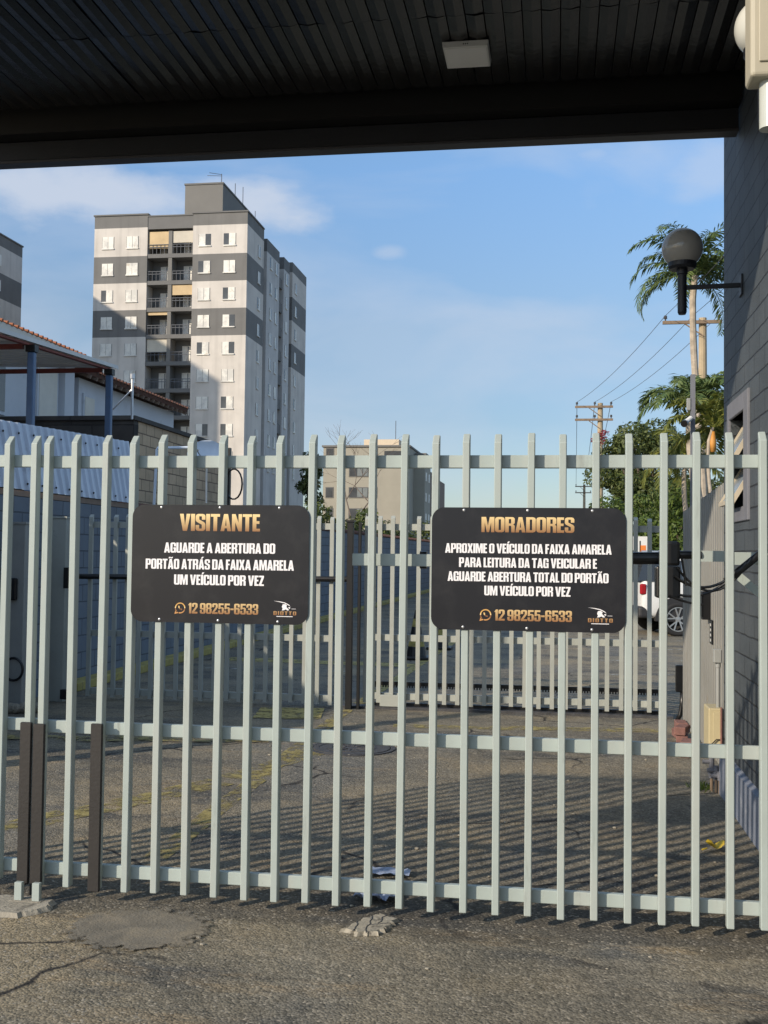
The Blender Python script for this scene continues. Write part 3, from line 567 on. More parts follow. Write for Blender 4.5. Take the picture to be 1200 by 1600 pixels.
# ------------------------------------------------------------------ front gates
GV = 4.845
def picket_mb(u, zb, zt=2.137, w=0.0158, v=GV, d=0.045, cut=0.042):
    return MB().add([(u - w, v, zb), (u + w, v, zb), (u + w, v + d, zb), (u - w, v + d, zb), (u - w, v, zt - cut), (u + w, v, zt - cut), (u + w, v + d, zt), (u - w, v + d, zt)],
                    [(0, 3, 2, 1), (4, 5, 6, 7), (0, 1, 5, 4), (1, 2, 6, 5), (2, 3, 7, 6), (3, 0, 4, 7)])
def front_gate(us, label, zb, rail_u, bump, dz=0.0):
    t = thing('gate', (us[0], GV, 0), label, 'gate', 'picket gates across the entrance')
    p0 = picket_mb(us[0], zb).build('picket', X['gate'], t, bevel=0.0035)
    rr = random.Random(len(us))
    for u in us[1:]:
        c = put(p0, t, u - us[0] + rr.uniform(-0.002, 0.002), 0, rr.uniform(-0.006, 0.006)); c.rotation_euler = (rr.uniform(-0.0012, 0.0012), rr.uniform(-0.0028, 0.0028), 0)
    for z in (2.012, 0.785, 0.138):
        MB().box(rail_u[0], rail_u[1], GV + 0.0452, GV + 0.075, z - 0.0285 + dz, z + 0.0285 + dz).build('rail', X['gate'], t, bevel=0.003)
    for u, za, zc in bump:
        MB().box(u - 0.027, u + 0.027, GV - 0.02, GV - 0.0005, za, zc).build('bumper_strip', X['rubber'], t, bevel=0.003)
    return t
us = [-1.921 + 0.13905 * k for k in range(-3, 22)]
big = front_gate(us, 'pale green picket gate leaf carrying both black signs', 0.062, (us[0] - 0.02, us[-1] + 0.03), ((us[0], 0.03, 0.805), (us[2], 0.062, 0.815)))
MB().obox((-0.91, GV + 0.098, 1.575), (-0.55, GV + 0.098, 1.575), 0.02, 0.055).build('opener_bracket', X['gate'], big, bevel=0.002)
ul = [-2.402 - 0.1375 * k for k in range(0, 9)]
front_gate(ul, 'pale green picket gate leaf cut off at the left edge of the photo', 0.085, (ul[-1] - 0.03, ul[0] + 0.02), ((ul[0], 0.075, 0.81),), 0.005)
t = thing('gate_stop', (-2.35, 4.76, 0.012), 'pair of short white metal stubs in the concrete below the gate bumpers', 'gate stop')
mb = MB()
for u in (-2.395, -2.31): mb.box(u - 0.018, u + 0.018, 4.775, 4.80, 0.005, 0.10)
mb.build('stubs', X['gate'], t, bevel=0.002); MB().box(-2.43, -2.28, 4.76, 4.815, 0.004, 0.022).build('base_plate', X['concrete'], t)

# ------------------------------------------------------------------ signs
GLY = {
 'A': (.53, [[(0,0),(.165,1),(.365,1),(.53,0),(.345,0),(.32,.17),(.21,.17),(.185,0)], [(.232,.32),(.298,.32),(.265,.74)]]),
 'B': (.50, [[(0,0),(0,1),(.37,1),(.46,.97),(.5,.88),(.5,.62),(.48,.56),(.43,.52),(.48,.48),(.5,.42),(.5,.12),(.46,.03),(.37,0)], [(.19,.15),(.31,.15),(.31,.44),(.19,.44)], [(.19,.59),(.31,.59),(.31,.86),(.19,.86)]]),
 'C': (.50, [[(.5,.60),(.5,.86),(.46,.96),(.36,1),(.14,1),(.04,.96),(0,.86),(0,.14),(.04,.04),(.14,0),(.36,0),(.46,.04),(.5,.14),(.5,.40),(.32,.40),(.32,.15),(.19,.15),(.19,.85),(.32,.85),(.32,.60)]]),
 'D': (.50, [[(0,0),(0,1),(.34,1),(.46,.96),(.5,.86),(.5,.14),(.46,.04),(.34,0)], [(.19,.15),(.31,.15),(.31,.85),(.19,.85)]]),
 'E': (.37, [[(0,0),(0,1),(.36,1),(.36,.84),(.19,.84),(.19,.60),(.34,.60),(.34,.44),(.19,.44),(.19,.16),(.37,.16),(.37,0)]]),
 'F': (.36, [[(0,0),(0,1),(.36,1),(.36,.84),(.19,.84),(.19,.60),(.33,.60),(.33,.44),(.19,.44),(.19,0)]]),
 'G': (.50, [[(.5,.62),(.5,.86),(.46,.96),(.36,1),(.14,1),(.04,.96),(0,.86),(0,.14),(.04,.04),(.14,0),(.30,0),(.38,.05),(.40,0),(.5,0),(.5,.52),(.27,.52),(.27,.38),(.32,.38),(.32,.15),(.19,.15),(.19,.85),(.32,.85),(.32,.62)]]),
 'I': (.20, [[(0,0),(0,1),(.2,1),(.2,0)]]),
 'L': (.35, [[(0,0),(0,1),(.19,1),(.19,.16),(.35,.16),(.35,0)]]),
 'M': (.68, [[(0,0),(0,1),(.24,1),(.34,.42),(.44,1),(.68,1),(.68,0),(.51,0),(.51,.64),(.40,0),(.28,0),(.17,.64),(.17,0)]]),
 'N': (.50, [[(0,0),(0,1),(.18,1),(.33,.5),(.33,1),(.5,1),(.5,0),(.33,0),(.17,.52),(.17,0)]]),
 'O': (.50, [[(0,.14),(0,.86),(.04,.96),(.14,1),(.36,1),(.46,.96),(.5,.86),(.5,.14),(.46,.04),(.36,0),(.14,0),(.04,.04)], [(.19,.15),(.31,.15),(.31,.85),(.19,.85)]]),
 'P': (.48, [[(0,0),(0,1),(.35,1),(.44,.97),(.48,.88),(.48,.52),(.44,.42),(.35,.39),(.19,.39),(.19,0)], [(.19,.54),(.30,.54),(.30,.86),(.19,.86)]]),
 'R': (.50, [[(0,0),(0,1),(.37,1),(.46,.97),(.5,.88),(.5,.60),(.42,.52),(.5,.44),(.5,0),(.32,0),(.32,.38),(.29,.43),(.19,.43),(.19,0)], [(.19,.58),(.31,.58),(.31,.87),(.19,.87)]]),
 'S': (.49, [[(.49,.66),(.49,.87),(.45,.96),(.36,1),(.13,1),(.04,.96),(0,.87),(0,.62),(.06,.53),(.31,.37),(.31,.14),(.18,.14),(.18,.35),(0,.35),(0,.13),(.04,.04),(.13,0),(.37,0),(.45,.04),(.49,.13),(.49,.42),(.43,.51),(.18,.67),(.18,.86),(.31,.86),(.31,.66)]]),
 'T': (.46, [[(0,1),(.46,1),(.46,.84),(.325,.84),(.325,0),(.135,0),(.135,.84),(0,.84)]]),
 'U': (.50, [[(0,1),(.19,1),(.19,.15),(.31,.15),(.31,1),(.5,1),(.5,.14),(.46,.04),(.36,0),(.14,0),(.04,.04),(0,.14)]]),
 'V': (.53, [[(0,1),(.19,1),(.265,.3),(.34,1),(.53,1),(.37,0),(.16,0)]]),
 'X': (.53, [[(0,1),(.19,1),(.265,.7),(.33,1),(.52,1),(.38,.52),(.53,0),(.34,0),(.265,.32),(.19,0),(0,0),(.15,.52)]]),
 'Z': (.42, [[(0,1),(.42,1),(.42,.84),(.2,.16),(.42,.16),(.42,0),(0,0),(0,.15),(.22,.84),(0,.84)]]),
 '1': (.30, [[(0,.78),(.14,1),(.29,1),(.29,0),(.10,0),(.10,.78)]]),
 '2': (.49, [[(0,.64),(0,.87),(.04,.96),(.13,1),(.36,1),(.45,.96),(.49,.87),(.49,.62),(.21,.17),(.49,.17),(.49,0),(0,0),(0,.16),(.31,.64),(.31,.86),(.18,.86),(.18,.64)]]),
 '3': (.49, [[(0,.66),(0,.87),(.04,.96),(.13,1),(.36,1),(.45,.96),(.49,.87),(.49,.60),(.42,.52),(.49,.43),(.49,.13),(.45,.04),(.36,0),(.13,0),(.04,.04),(0,.13),(0,.34),(.18,.34),(.18,.14),(.31,.14),(.31,.44),(.14,.44),(.14,.59),(.31,.59),(.31,.86),(.18,.86),(.18,.66)]]),
 '5': (.49, [[(.03,1),(.47,1),(.47,.84),(.2,.84),(.2,.64),(.38,.66),(.49,.55),(.49,.13),(.45,.04),(.36,0),(.13,0),(.04,.04),(0,.13),(0,.34),(.18,.34),(.18,.14),(.31,.14),(.31,.53),(.18,.53),(.18,.46),(.02,.46)]]),
 '6': (.49, [[(.49,.66),(.49,.87),(.45,.96),(.36,1),(.13,1),(.04,.96),(0,.87),(0,.13),(.04,.04),(.13,0),(.36,0),(.45,.04),(.49,.13),(.49,.48),(.45,.57),(.36,.60),(.18,.60),(.18,.86),(.31,.86),(.31,.66)], [(.18,.14),(.31,.14),(.31,.46),(.18,.46)]]),
 '8': (.49, [[(0,.13),(0,.43),(.06,.52),(0,.60),(0,.87),(.04,.96),(.13,1),(.36,1),(.45,.96),(.49,.87),(.49,.60),(.43,.52),(.49,.43),(.49,.13),(.45,.04),(.36,0),(.13,0),(.04,.04)], [(.18,.14),(.31,.14),(.31,.45),(.18,.45)], [(.18,.59),(.31,.59),(.31,.86),(.18,.86)]]),
 '-': (.28, [[(0,.39),(0,.55),(.28,.55),(.28,.39)]]),
}
GLY['9'] = (.49, [[(.49 - x, 1 - z) for x, z in p] for p in GLY['6'][1]])
ACC = {'Á': ('A', [(.22,1.05),(.30,1.24),(.48,1.24),(.34,1.05)]), 'Í': ('I', [(.05,1.05),(.12,1.24),(.30,1.24),(.17,1.05)]),
       'Ã': ('A', [(.06,1.05),(.09,1.17),(.17,1.21),(.25,1.18),(.33,1.14),(.38,1.20),(.47,1.20),(.44,1.09),(.37,1.05),(.29,1.06),(.21,1.11),(.16,1.05)])}
def fill_mesh(polys, kx, kz, x0, depth=0.0004):
    """flat letter shapes with holes, filled as a 2D curve"""
    cu = bpy.data.curves.new('lettering', 'CURVE'); cu.dimensions = '2D'; cu.fill_mode = 'FRONT'
    for p in polys:
        sp = cu.splines.new('POLY'); sp.points.add(len(p) - 1); sp.use_cyclic_u = True
        for q, (x, z) in zip(sp.points, p): q.co = ((x - x0) * kx, z * kz, 0, 1)
    ob = bpy.data.objects.new('lettering', cu); C.objects.link(ob); bpy.context.view_layer.update()
    me = bpy.data.meshes.new_from_object(ob.evaluated_get(bpy.context.evaluated_depsgraph_get())); bpy.data.objects.remove(ob)
    for v in me.vertices: v.co = Vector((v.co.x, -depth, v.co.y))
    return me
def add_text(parent, body, cap, width, cu, zbase, m, name, gap=0.035, space=0.17):
    polys = []; x = 0.0
    for ch in body:
        if ch == ' ': x += space; continue
        b_, acc = ACC.get(ch, (ch, None)); w_, ps = GLY[b_]
        polys += [[(px + x, pz) for px, pz in p] for p in ps]
        if acc: polys.append([(px + x, pz) for px, pz in acc])
        x += w_ + gap
    x -= gap; me = fill_mesh(polys, width / x, cap, x / 2)
    me.materials.clear(); me.materials.append(m); ob = bpy.data.objects.new(name, me); C.objects.link(ob); ob.parent = parent; ob.location = (cu, -0.0048, zbase); return ob
def flat(parent, polys, name, m, cu, cz):
    mb = MB()
    for poly in polys: mb.add([(x + cu, -0.0054, z + cz) for x, z in poly], [tuple(range(len(poly)))])
    me = bpy.data.meshes.new(name); me.from_pydata(mb.v, [], mb.f); me.materials.append(m); ob = bpy.data.objects.new(name, me); C.objects.link(ob); ob.parent = parent; return ob
def arc(r_in, r_out, a0, a1, n=28):
    o = []
    for k in range(n):
        t0, t1 = R(a0 + (a1 - a0) * k / n), R(a0 + (a1 - a0) * (k + 1) / n)
        o.append([(r_in * math.cos(t0), r_in * math.sin(t0)), (r_out * math.cos(t0), r_out * math.sin(t0)), (r_out * math.cos(t1), r_out * math.sin(t1)), (r_in * math.cos(t1), r_in * math.sin(t1))])
    return o
def sign(cu, zt, wd, ht, label, title, lines, phone):
    t = thing('sign', (cu, GV - 0.002, zt), label, 'sign', 'black notice signs on the gate')
    hw = wd / 2; r_ = 0.055; poly = []
    for cx, cz, a0 in ((hw - r_, -r_, 0), (-hw + r_, -r_, 90), (-hw + r_, -ht + r_, 180), (hw - r_, -ht + r_, 270)):
        for k in range(9): a = R(a0 + 90 * k / 8); poly.append((cu + cx + r_ * math.cos(a), zt + cz + r_ * math.sin(a)))
    MB().prism(poly, GV - 0.0062, GV - 0.0025).build('panel', X['sign'], t)
    add_text(t, title[0], title[1], title[2], 0.0, -title[3], X['gold'], 'title')
    for body, cap, w_, zb in lines: add_text(t, body, cap, w_, 0.0, -zb, X['white_print'], 'notice_line')
    add_text(t, '12 98255-6533', phone[0], phone[1], phone[2], -phone[3], X['gold'], 'phone_number')
    iu, iz = phone[2] - phone[1] / 2 - 0.037, -phone[3] + phone[0] * 0.5
    ic = arc(0.0195, 0.0245, -108, 222) + [[(-0.0215, -0.009), (-0.0262, -0.027), (-0.0085, -0.0225), (-0.0115, -0.0175), (-0.019, -0.0195), (-0.0165, -0.0115)]]
    hs = [(x - 0.004 + 0.006, z + 0.004) for x, z in ()]
    for q in arc(0.0095, 0.0145, 190, 260, 8): ic.append([(x + 0.006, z + 0.006) for x, z in q])
    ic.append([(-0.0095, 0.010), (-0.0035, 0.0095), (-0.002, 0.003), (-0.0075, 0.001)]); ic.append([(0.0095, -0.0095), (0.0095, -0.0035), (0.003, -0.002), (0.001, -0.0075)])
    flat(t, ic, 'phone_icon', X['gold'], iu, iz)
    lu, lz = wd / 2 - 0.105, -phone[3] + 0.012
    flat(t, [[(-0.052, 0.052), (-0.02, 0.049), (0.0, 0.045), (0.018, 0.036), (0.026, 0.027), (0.016, 0.033), (-0.002, 0.0415), (-0.02, 0.0455)],
             [(-0.010, 0.037), (0.002, 0.038), (0.010, 0.031), (0.006, 0.026), (0.012, 0.020), (0.020, 0.012), (0.012, 0.010), (0.004, 0.015), (-0.004, 0.011), (-0.014, 0.010), (-0.010, 0.018), (-0.014, 0.026)],
             [(0.016, 0.025), (0.024, 0.024), (0.024, 0.019), (0.018, 0.018)], [(0.03, 0.018), (0.05, 0.018), (0.05, 0.0165), (0.03, 0.0165)]], 'emblem', X['white_print'], lu, lz)
    add_text(t, 'DIOTTO', 0.017, 0.104, lu, lz - 0.011, X['gold'], 'emblem_name', 0.16)
    flat(t, [[(-0.038, -0.0155), (0.036, -0.0155), (0.036, -0.0185), (-0.038, -0.0185)]], 'emblem_underline', X['white_print'], lu, lz)
    for k in (-0.275, 0.0, 0.275):
        for zz in (-0.012, -ht + 0.012):
            MB().sphere((cu + k, GV - 0.0065, zt + zz), 0.0065, 12, 8, (1, 0.5, 1)).build('screw', X['steel'], t, smooth=True)
    return t
sign(-1.501, 1.813, 0.824, 0.531, 'black sign titled VISITANTE in gold on the gate pickets', ('VISITANTE', 0.077, 0.374, 0.118),
     [('AGUARDE A ABERTURA DO', 0.0456, 0.517, 0.217), ('PORTÃO ATRÁS DA FAIXA AMARELA', 0.0456, 0.69, 0.291), ('UM VEÍCULO POR VEZ', 0.0456, 0.418, 0.361)], (0.0475, 0.326, 0.022, 0.490))
sign(-0.126, 1.808, 0.830, 0.531, 'black sign titled MORADORES in gold on the gate pickets', ('MORADORES', 0.066, 0.397, 0.107),
     [('APROXIME O VEÍCULO DA FAIXA AMARELA', 0.0415, 0.711, 0.198), ('PARA LEITURA DA TAG VEICULAR E', 0.0415, 0.589, 0.259), ('AGUARDE ABERTURA TOTAL DO PORTÃO', 0.0415, 0.687, 0.320), ('UM VEÍCULO POR VEZ', 0.0415, 0.368, 0.380)], (0.0475, 0.331, 0.025, 0.488))

# ------------------------------------------------------------------ gate opener behind the right leaf
t = thing('gate_opener', (0.3, 4.99, 1.4), 'black electric arm opener behind the pickets with hanging cables', 'gate opener')
ov = 5.0
MB().tube([(-0.61, ov, 1.577), (-0.58, ov, 1.577)], 0.04, 16).tube([(-0.585, ov, 1.578), (0.47, ov, 1.598)], 0.027, 16).build('arm', X['black'], t)
MB().box(0.462, 0.525, ov - 0.055, ov + 0.055, 1.565, 1.672).build('motor', X['black'], t, bevel=0.012, seg=2)
MB().box(0.425, 0.528, ov - 0.045, ov + 0.05, 1.425, 1.562).build('control_box', X['black'], t, bevel=0.008, seg=2)
MB().tube([(0.52, ov, 1.613), (0.62, ov, 1.613)], 0.018, 12).build('piston', X['black'], t)
MB().box(0.60, 0.735, ov - 0.006, ov + 0.006, 1.585, 1.632).build('wall_bracket', X['gate'], t)
MB().obox((0.72, ov + 0.03, 1.60), (1.12, ov + 0.03, 1.60), 0.012, 0.055).obox((0.745, ov + 0.045, 1.555), (0.93, ov + 0.045, 1.40), 0.01, 0.035).build('hinge_plate', X['gate'], t)
def sag(p, q, d, n=12):
    p, q = Vector(p), Vector(q); return [p.lerp(q, i / n) + Vector((0, 0, -4 * d * (i / n) * (1 - i / n))) for i in range(n + 1)]
for p, q, d, r_ in (((0.50, ov - 0.06, 1.52), (0.80, ov - 0.05, 1.585), 0.075, 0.006), ((0.52, ov - 0.05, 1.44), (0.80, ov - 0.06, 1.58), 0.05, 0.006), ((0.51, ov - 0.055, 1.56), (0.82, ov - 0.055, 1.60), 0.12, 0.005), ((0.45, ov - 0.06, 1.45), (0.62, ov - 0.055, 1.40), 0.01, 0.005), ((0.53, ov - 0.06, 1.60), (0.55, ov - 0.06, 1.48), -0.0, 0.005)):
    MB().tube(sag(p, q, d), r_, 8).build('cable', X['black'], t)
MB().tube([(0.715, ov - 0.05, 1.50), (0.78, ov - 0.05, 1.555), (0.86, ov - 0.03, 1.62), (0.97, ov, 1.70), (1.10, ov + 0.05, 1.76)], 0.0165, 12).build('conduit', X['black'], t, smooth=True)

# ------------------------------------------------------------------ inner gates
IV = 11.45
def inner_gate(us, label, zb, rails, lit=True):
    t = thing('gate', (us[0], IV, 0), label, 'gate', 'inner picket gates')
    p0 = picket_mb(us[0], zb, 1.995, 0.021, IV, 0.035, 0.03).build('picket', X['gate2'], t)
    rr = random.Random(len(us) + 1)
    for u in us[1:]: put(p0, t, u - us[0] + rr.uniform(-0.003, 0.003), 0, rr.uniform(-0.01, 0.008))
    for z in rails: MB().box(us[0] - 0.02, us[-1] + 0.03, IV + 0.0402, IV + 0.08, z - 0.033, z + 0.033).build('rail', X['gate2'], t)
    return t
il = [-5.0 + 0.1405 * k for k in range(0, 20)]
inner_gate(il, 'shaded inner picket gate on the left side of the driveway', 0.03, (1.885, 0.71, 0.085))
ir = [-1.96 + 0.137 * k for k in range(0, 23)]
t = inner_gate(ir, 'sunlit inner picket gate on a toothed sliding track', 0.06, (1.885, 0.735, 0.13))
mb = MB().box(ir[0], 1.1, IV + 0.09, IV + 0.11, 0.235, 0.275)
u = ir[0]
while u < 1.08: mb.box(u, u + 0.014, IV + 0.088, IV + 0.112, 0.215, 0.2355); u += 0.028
mb.build('rack', X['blackpaint'], t)
mb = MB().box(ir[0], ir[-1], IV + 0.08, IV + 0.12, 0.03, 0.06); mb.build('bottom_channel', X['blackpaint'], t)
MB().box(-1.80, -1.60, IV - 0.03, IV - 0.002, 0.03, 0.15).build('roller_housing', X['gate2'], t, bevel=0.004)
tag(MB().box(ir[0] - 0.3, 1.15, IV - 0.03, IV + 0.15, 0.0, 0.025).build('gate_track', X['iron'], org=(-0.4, IV, 0)), 'dark steel track on the ground under the sunlit inner gate', 'track')
def post(name, a, b, c_, d, z, m, label, cat='post', cap=True):
    t = thing(name, ((a + b) / 2, (c_ + d) / 2, 0), label, cat)
    MB().box(a, b, c_, d, 0, z).build('shaft', m, t, bevel=0.004)
    if cap: MB().box(a - 0.012, b + 0.012, c_ - 0.012, d + 0.012, z, z + 0.02).build('cap', m, t)
    return t
post('gate_post', -2.15, -2.085, 11.34, 11.40, 1.93, X['blackpaint'], 'thick black gate post where the two inner gates meet')
post('gate_post', -2.035, -2.005, 11.36, 11.40, 1.93, X['blackpaint'], 'thin black gate post beside the thick one, where the inner gates meet', cap=False)
t = post('gate_post', -5.31, -5.15, 11.16, 11.30, 1.94, X['gate2'], 'grey steel gate post with a capped top at the end of the shaded inner gate')
MB().box(-5.14, -5.09, 11.10, 11.15, 1.20, 1.42).build('hinge', X['blackpaint'], t); MB().box(-5.14, -5.06, 11.08, 11.15, 0.04, 0.14).build('hinge', X['blackpaint'], t)
t = post('gate_post', -5.42, -5.24, 10.42, 10.52, 1.86, X['greybox'], 'tall grey post with a dark lock box near the left edge')
MB().box(-5.40, -5.30, 10.36, 10.415, 1.10, 1.32).build('lock_box', X['black'], t, bevel=0.01)
tag(MB().tube([(-5.3 + 0.10 * math.cos(a * 0.3), 10.36, 0.42 + 0.11 * math.sin(a * 0.3)) for a in range(0, 22)], 0.013, 8).build('hose', X['black'], org=(-5.3, 10.36, 0.3)), 'black hose coiled on the grey post near the left edge', 'hose')
mb = MB(); rr = random.Random(9)
for k in range(7): mb.sphere((-5.45 + 0.07 * k + rr.uniform(-0.03, 0.03), 10.34 + rr.uniform(-0.06, 0.06), 0.05), rr.uniform(0.05, 0.085), 8, 6, (1, 0.8, 0.8))
tag(mb.build('rubble', X['concrete'], org=(-5.25, 10.34, 0)), 'small pile of pale rubble at the foot of the grey post', 'rubble')
tag(MB().tube(sag((-5.5, 11.42, 1.32), (-2.15, 11.42, 1.335), 0.0), 0.03, 10).build('gate_bar', X['black'], org=(-3.8, 11.42, 1.3)), 'black horizontal opener bar across the shaded inner gate', 'bar')

# ------------------------------------------------------------------ right side: ribbed fence, boxes, pipes
t = thing('ribbed_fence', (1.2, 9.3, 0), 'ribbed grey metal fence between the gatehouse and the inner gate', 'fence')
mb = MB(); pts = []; v = 7.96
while v < 10.6: pts += [(1.195, v), (1.195, v + 0.055), (1.158, v + 0.062), (1.158, v + 0.112)]; v += 0.118
def ztop(v): return 2.14 - 0.04 * (v - 7.96)
mb.add([(p[0], p[1], 0.12) for p in pts] + [(p[0], p[1], ztop(p[1])) for p in pts], [(i, i + 1, len(pts) + i + 1, len(pts) + i) for i in range(len(pts) - 1)])
mb.build('panel', X['ribbed'], t); MB().box(1.20, 1.235, 7.96, 10.6, ztop(10.6) - 0.1, ztop(10.6) - 0.05).box(1.20, 1.235, 7.96, 10.6, 0.3, 0.36).build('stringer', X['greybox'], t)
post('fence_post', 1.17, 1.27, 10.62, 10.74, 2.02, X['greybox'], 'flat grey fence post at the far end of the ribbed fence', cap=False)
MBc = thing('meter_cabinet', (1.08, 8.06, 0.24), 'yellowed plastic cabinet on the foot of the ribbed fence with a grey conduit above', 'cabinet')
MB().box(1.035, 1.125, 7.95, 8.20, 0.24, 0.57).build('case', X['cabinet'], MBc, bevel=0.008, seg=2); MB().box(1.065, 1.122, 7.944, 7.9495, 0.27, 0.545).build('door', X['cabinet'], MBc, bevel=0.002)
MB().tube([(1.108, 8.02, 0.57), (1.108, 8.02, 0.86)], 0.014, 12).tube([(1.108, 8.02, 0.845), (1.108, 8.02, 0.875)], 0.018, 12).build('conduit', X['greybox'], MBc)
MB().box(1.075, 1.13, 7.99, 8.05, 0.875, 0.97).build('switch_box', X['greybox'], MBc, bevel=0.006)
MB().tube([(1.05, 7.935, 0.25), (1.055, 7.93, 0.33), (1.085, 7.93, 0.36), (1.11, 7.935, 0.36)], 0.004, 6).build('cable', X['black'], MBc)
MB().tube([(1.118, 7.935, 0.2), (1.118, 7.935, 0.58)], 0.007, 8).build('pipe', X['brick'], MBc)
t = thing('water_pipes', (1.09, 7.96, 0), 'cluster of painted pipes and valves below the yellowed cabinet', 'pipes')
for k, (uu, vv, h_) in enumerate(((1.06, 7.98, 0.23), (1.085, 7.94, 0.18), (1.105, 7.90, 0.15))):
    MB().tube([(uu, vv, 0.0), (uu, vv, 0.09)], 0.011, 10).build('pipe', X['wood'], t)
    MB().tube([(uu, vv, 0.09), (uu, vv, h_)], 0.018, 10).tube([(uu, vv, 0.11), (uu, vv, 0.14)], 0.024, 10).tube([(uu - 0.01, vv, h_ - 0.03), (uu - 0.06, vv, h_ - 0.03)], 0.014, 10).build('valve', X['surround'], t)
tag(MB().box(1.10, 1.16, 8.80, 8.90, 1.13, 1.345).box(1.095, 1.10, 8.79, 8.88, 1.15, 1.33).build('reader_box', X['black'], org=(1.13, 8.85, 1.13), bevel=0.006), 'black card reader box on the ribbed fence', 'reader box')
t = thing('keypad', (1.15, 8.68, 0.95), 'slim dark keypad with pale buttons below the card reader', 'keypad')
MB().box(1.145, 1.164, 8.62, 8.74, 0.955, 1.135).build('plate', X['black'], t, bevel=0.004)
mb = MB()
for k in range(4): mb.box(1.1425, 1.1448, 8.665, 8.695, 0.975 + 0.038 * k, 0.995 + 0.038 * k)
mb.build('buttons', X['whiteplastic'], t)
t = thing('sensor_post', (1.19, 11.2, 0), 'black sensor box on a bent black tube beside the inner gate', 'sensor')
MB().box(1.145, 1.235, 11.15, 11.22, 0.30, 0.56).build('box', X['black'], t, bevel=0.008)
MB().tube([(1.21, 11.18, 0.30), (1.205, 11.18, 0.18), (1.19, 11.18, 0.08), (1.155, 11.18, 0.01)], 0.022, 10).build('tube', X['black'], t, smooth=True)
rr = random.Random(21)
blk = thing('brick_stack', (1.2, 10.2, 0), 'low heap of red bricks at the foot of the ribbed fence', 'bricks')
for u_, v_, z_, a_ in ((1.08, 10.0, 0, 0.1), (1.09, 10.28, 0, -0.1), (1.08, 10.0, 0.075, 0.3), (1.09, 9.7, 0, 0.2), (1.10, 10.26, 0.075, 0.0), (1.06, 9.35, 0, 0.5)):
    d = Vector((math.sin(a_), math.cos(a_), 0)) * 0.11; p = Vector((u_, v_, z_ + 0.036)); MB().obox(p - d, p + d, 0.10, 0.07).build('brick', X['brick'], blk, bevel=0.006)
t = thing('camera_pole', (1.33, 11.4, 0), 'thin grey pole with a small box and a white bullet camera', 'camera pole')
MB().box(1.308, 1.352, 11.38, 11.424, 0, 3.43).build('pole', X['housegrey'], t)
MB().box(1.27, 1.307, 11.37, 11.42, 3.07, 3.19).build('box', X['greybox'], t, bevel=0.004)
MB().tube([(1.307, 11.36, 2.99), (1.26, 11.32, 2.95), (1.235, 11.26, 2.925)], 0.024, 12).build('camera', X['whiteplastic'], t)
MB().tube([(1.238, 11.268, 2.927), (1.228, 11.242, 2.917)], 0.034, 14).build('lens_hood', X['black'], t)

# litter
mb = MB(); rr = random.Random(4); n_ = 12; m_ = 7; vs_ = []
for j in range(m_ + 1):
    for i in range(n_ + 1):
        vs_.append((-0.915 + 0.20 * i / n_ + rr.uniform(-0.006, 0.006) - 0.01 * j / m_, 5.10 + 0.16 * j / m_ + rr.uniform(-0.006, 0.006), 0.012 + rr.uniform(0, 0.014) + 0.012 * math.sin(i * 1.3 + j) + 0.01))
mb.add(vs_, [(j * (n_ + 1) + i, j * (n_ + 1) + i + 1, (j + 1) * (n_ + 1) + i + 1, (j + 1) * (n_ + 1) + i) for j in range(m_) for i in range(n_)])
tag(mb.build('plastic_sheet', X['paper'], org=(-0.83, 5.18, 0)), 'crumpled bluish plastic sheet lying under the gate', 'litter')
mb = MB(); vs_ = []
for j in range(4):
    for i in range(n_ + 1): vs_.append((-0.93 + 0.22 * i / n_, 5.50 + 0.10 * j / 3 + rr.uniform(-0.006, 0.006), 0.018 + rr.uniform(0, 0.012)))
mb.add(vs_, [(j * (n_ + 1) + i, j * (n_ + 1) + i + 1, (j + 1) * (n_ + 1) + i + 1, (j + 1) * (n_ + 1) + i) for j in range(3) for i in range(n_)])
tag(mb.build('paper_scrap', X['paper'], org=(-0.83, 5.55, 0)), 'thin pale scrap of paper behind the bottom gate rail', 'litter')
lf = []
for k in range(15):
    a = 2 * math.pi * k / 15; r_ = 0.055 * (0.75 + 0.3 * abs(math.sin(1.5 * a))); lf.append((0.87 + r_ * math.cos(a), 6.36 + r_ * 1.1 * math.sin(a), 0.018 + 0.022 * abs(math.cos(a)) + 0.02 * abs(math.sin(2 * a))))
mb = MB().add(lf + [(0.87, 6.36, 0.012)], [(k, (k + 1) % 15, 15) for k in range(15)]); mb.tube([(0.82, 6.34, 0.02), (0.79, 6.33, 0.012)], 0.004, 5)
tag(mb.build('fallen_leaf', X['leafy'], org=(0.87, 6.36, 0)), 'yellow fallen leaf on the driveway by the wall', 'leaf')
rr = random.Random(77); peb = MB()
for k in range(60):
    u_, v_ = rr.uniform(-2.5, 1.0), rr.uniform(4.0, 9.5); s_ = rr.uniform(0.004, 0.012); peb.sphere((u_, v_, s_ * 0.4 + gh(u_, v_)), s_, 6, 4, (1.2, 1, 0.6))
tag(peb.build('gravel', X['concrete']), kind='stuff')
tuf = MB()
for k in range(90):
    a = rr.uniform(0, 6.28); u_, v_ = 1.0 + rr.gauss(0, 0.035), 8.05 + rr.gauss(0, 0.06); h_ = rr.uniform(0.02, 0.06); dx, dy = 0.03 * math.cos(a), 0.03 * math.sin(a)
    tuf.add([(u_ - 0.004, v_, 0), (u_ + 0.004, v_, 0), (u_ + dx, v_ + dy, h_)], [(0, 1, 2)])
tag(tuf.build('weeds', X['leaf_hedge']), kind='stuff')

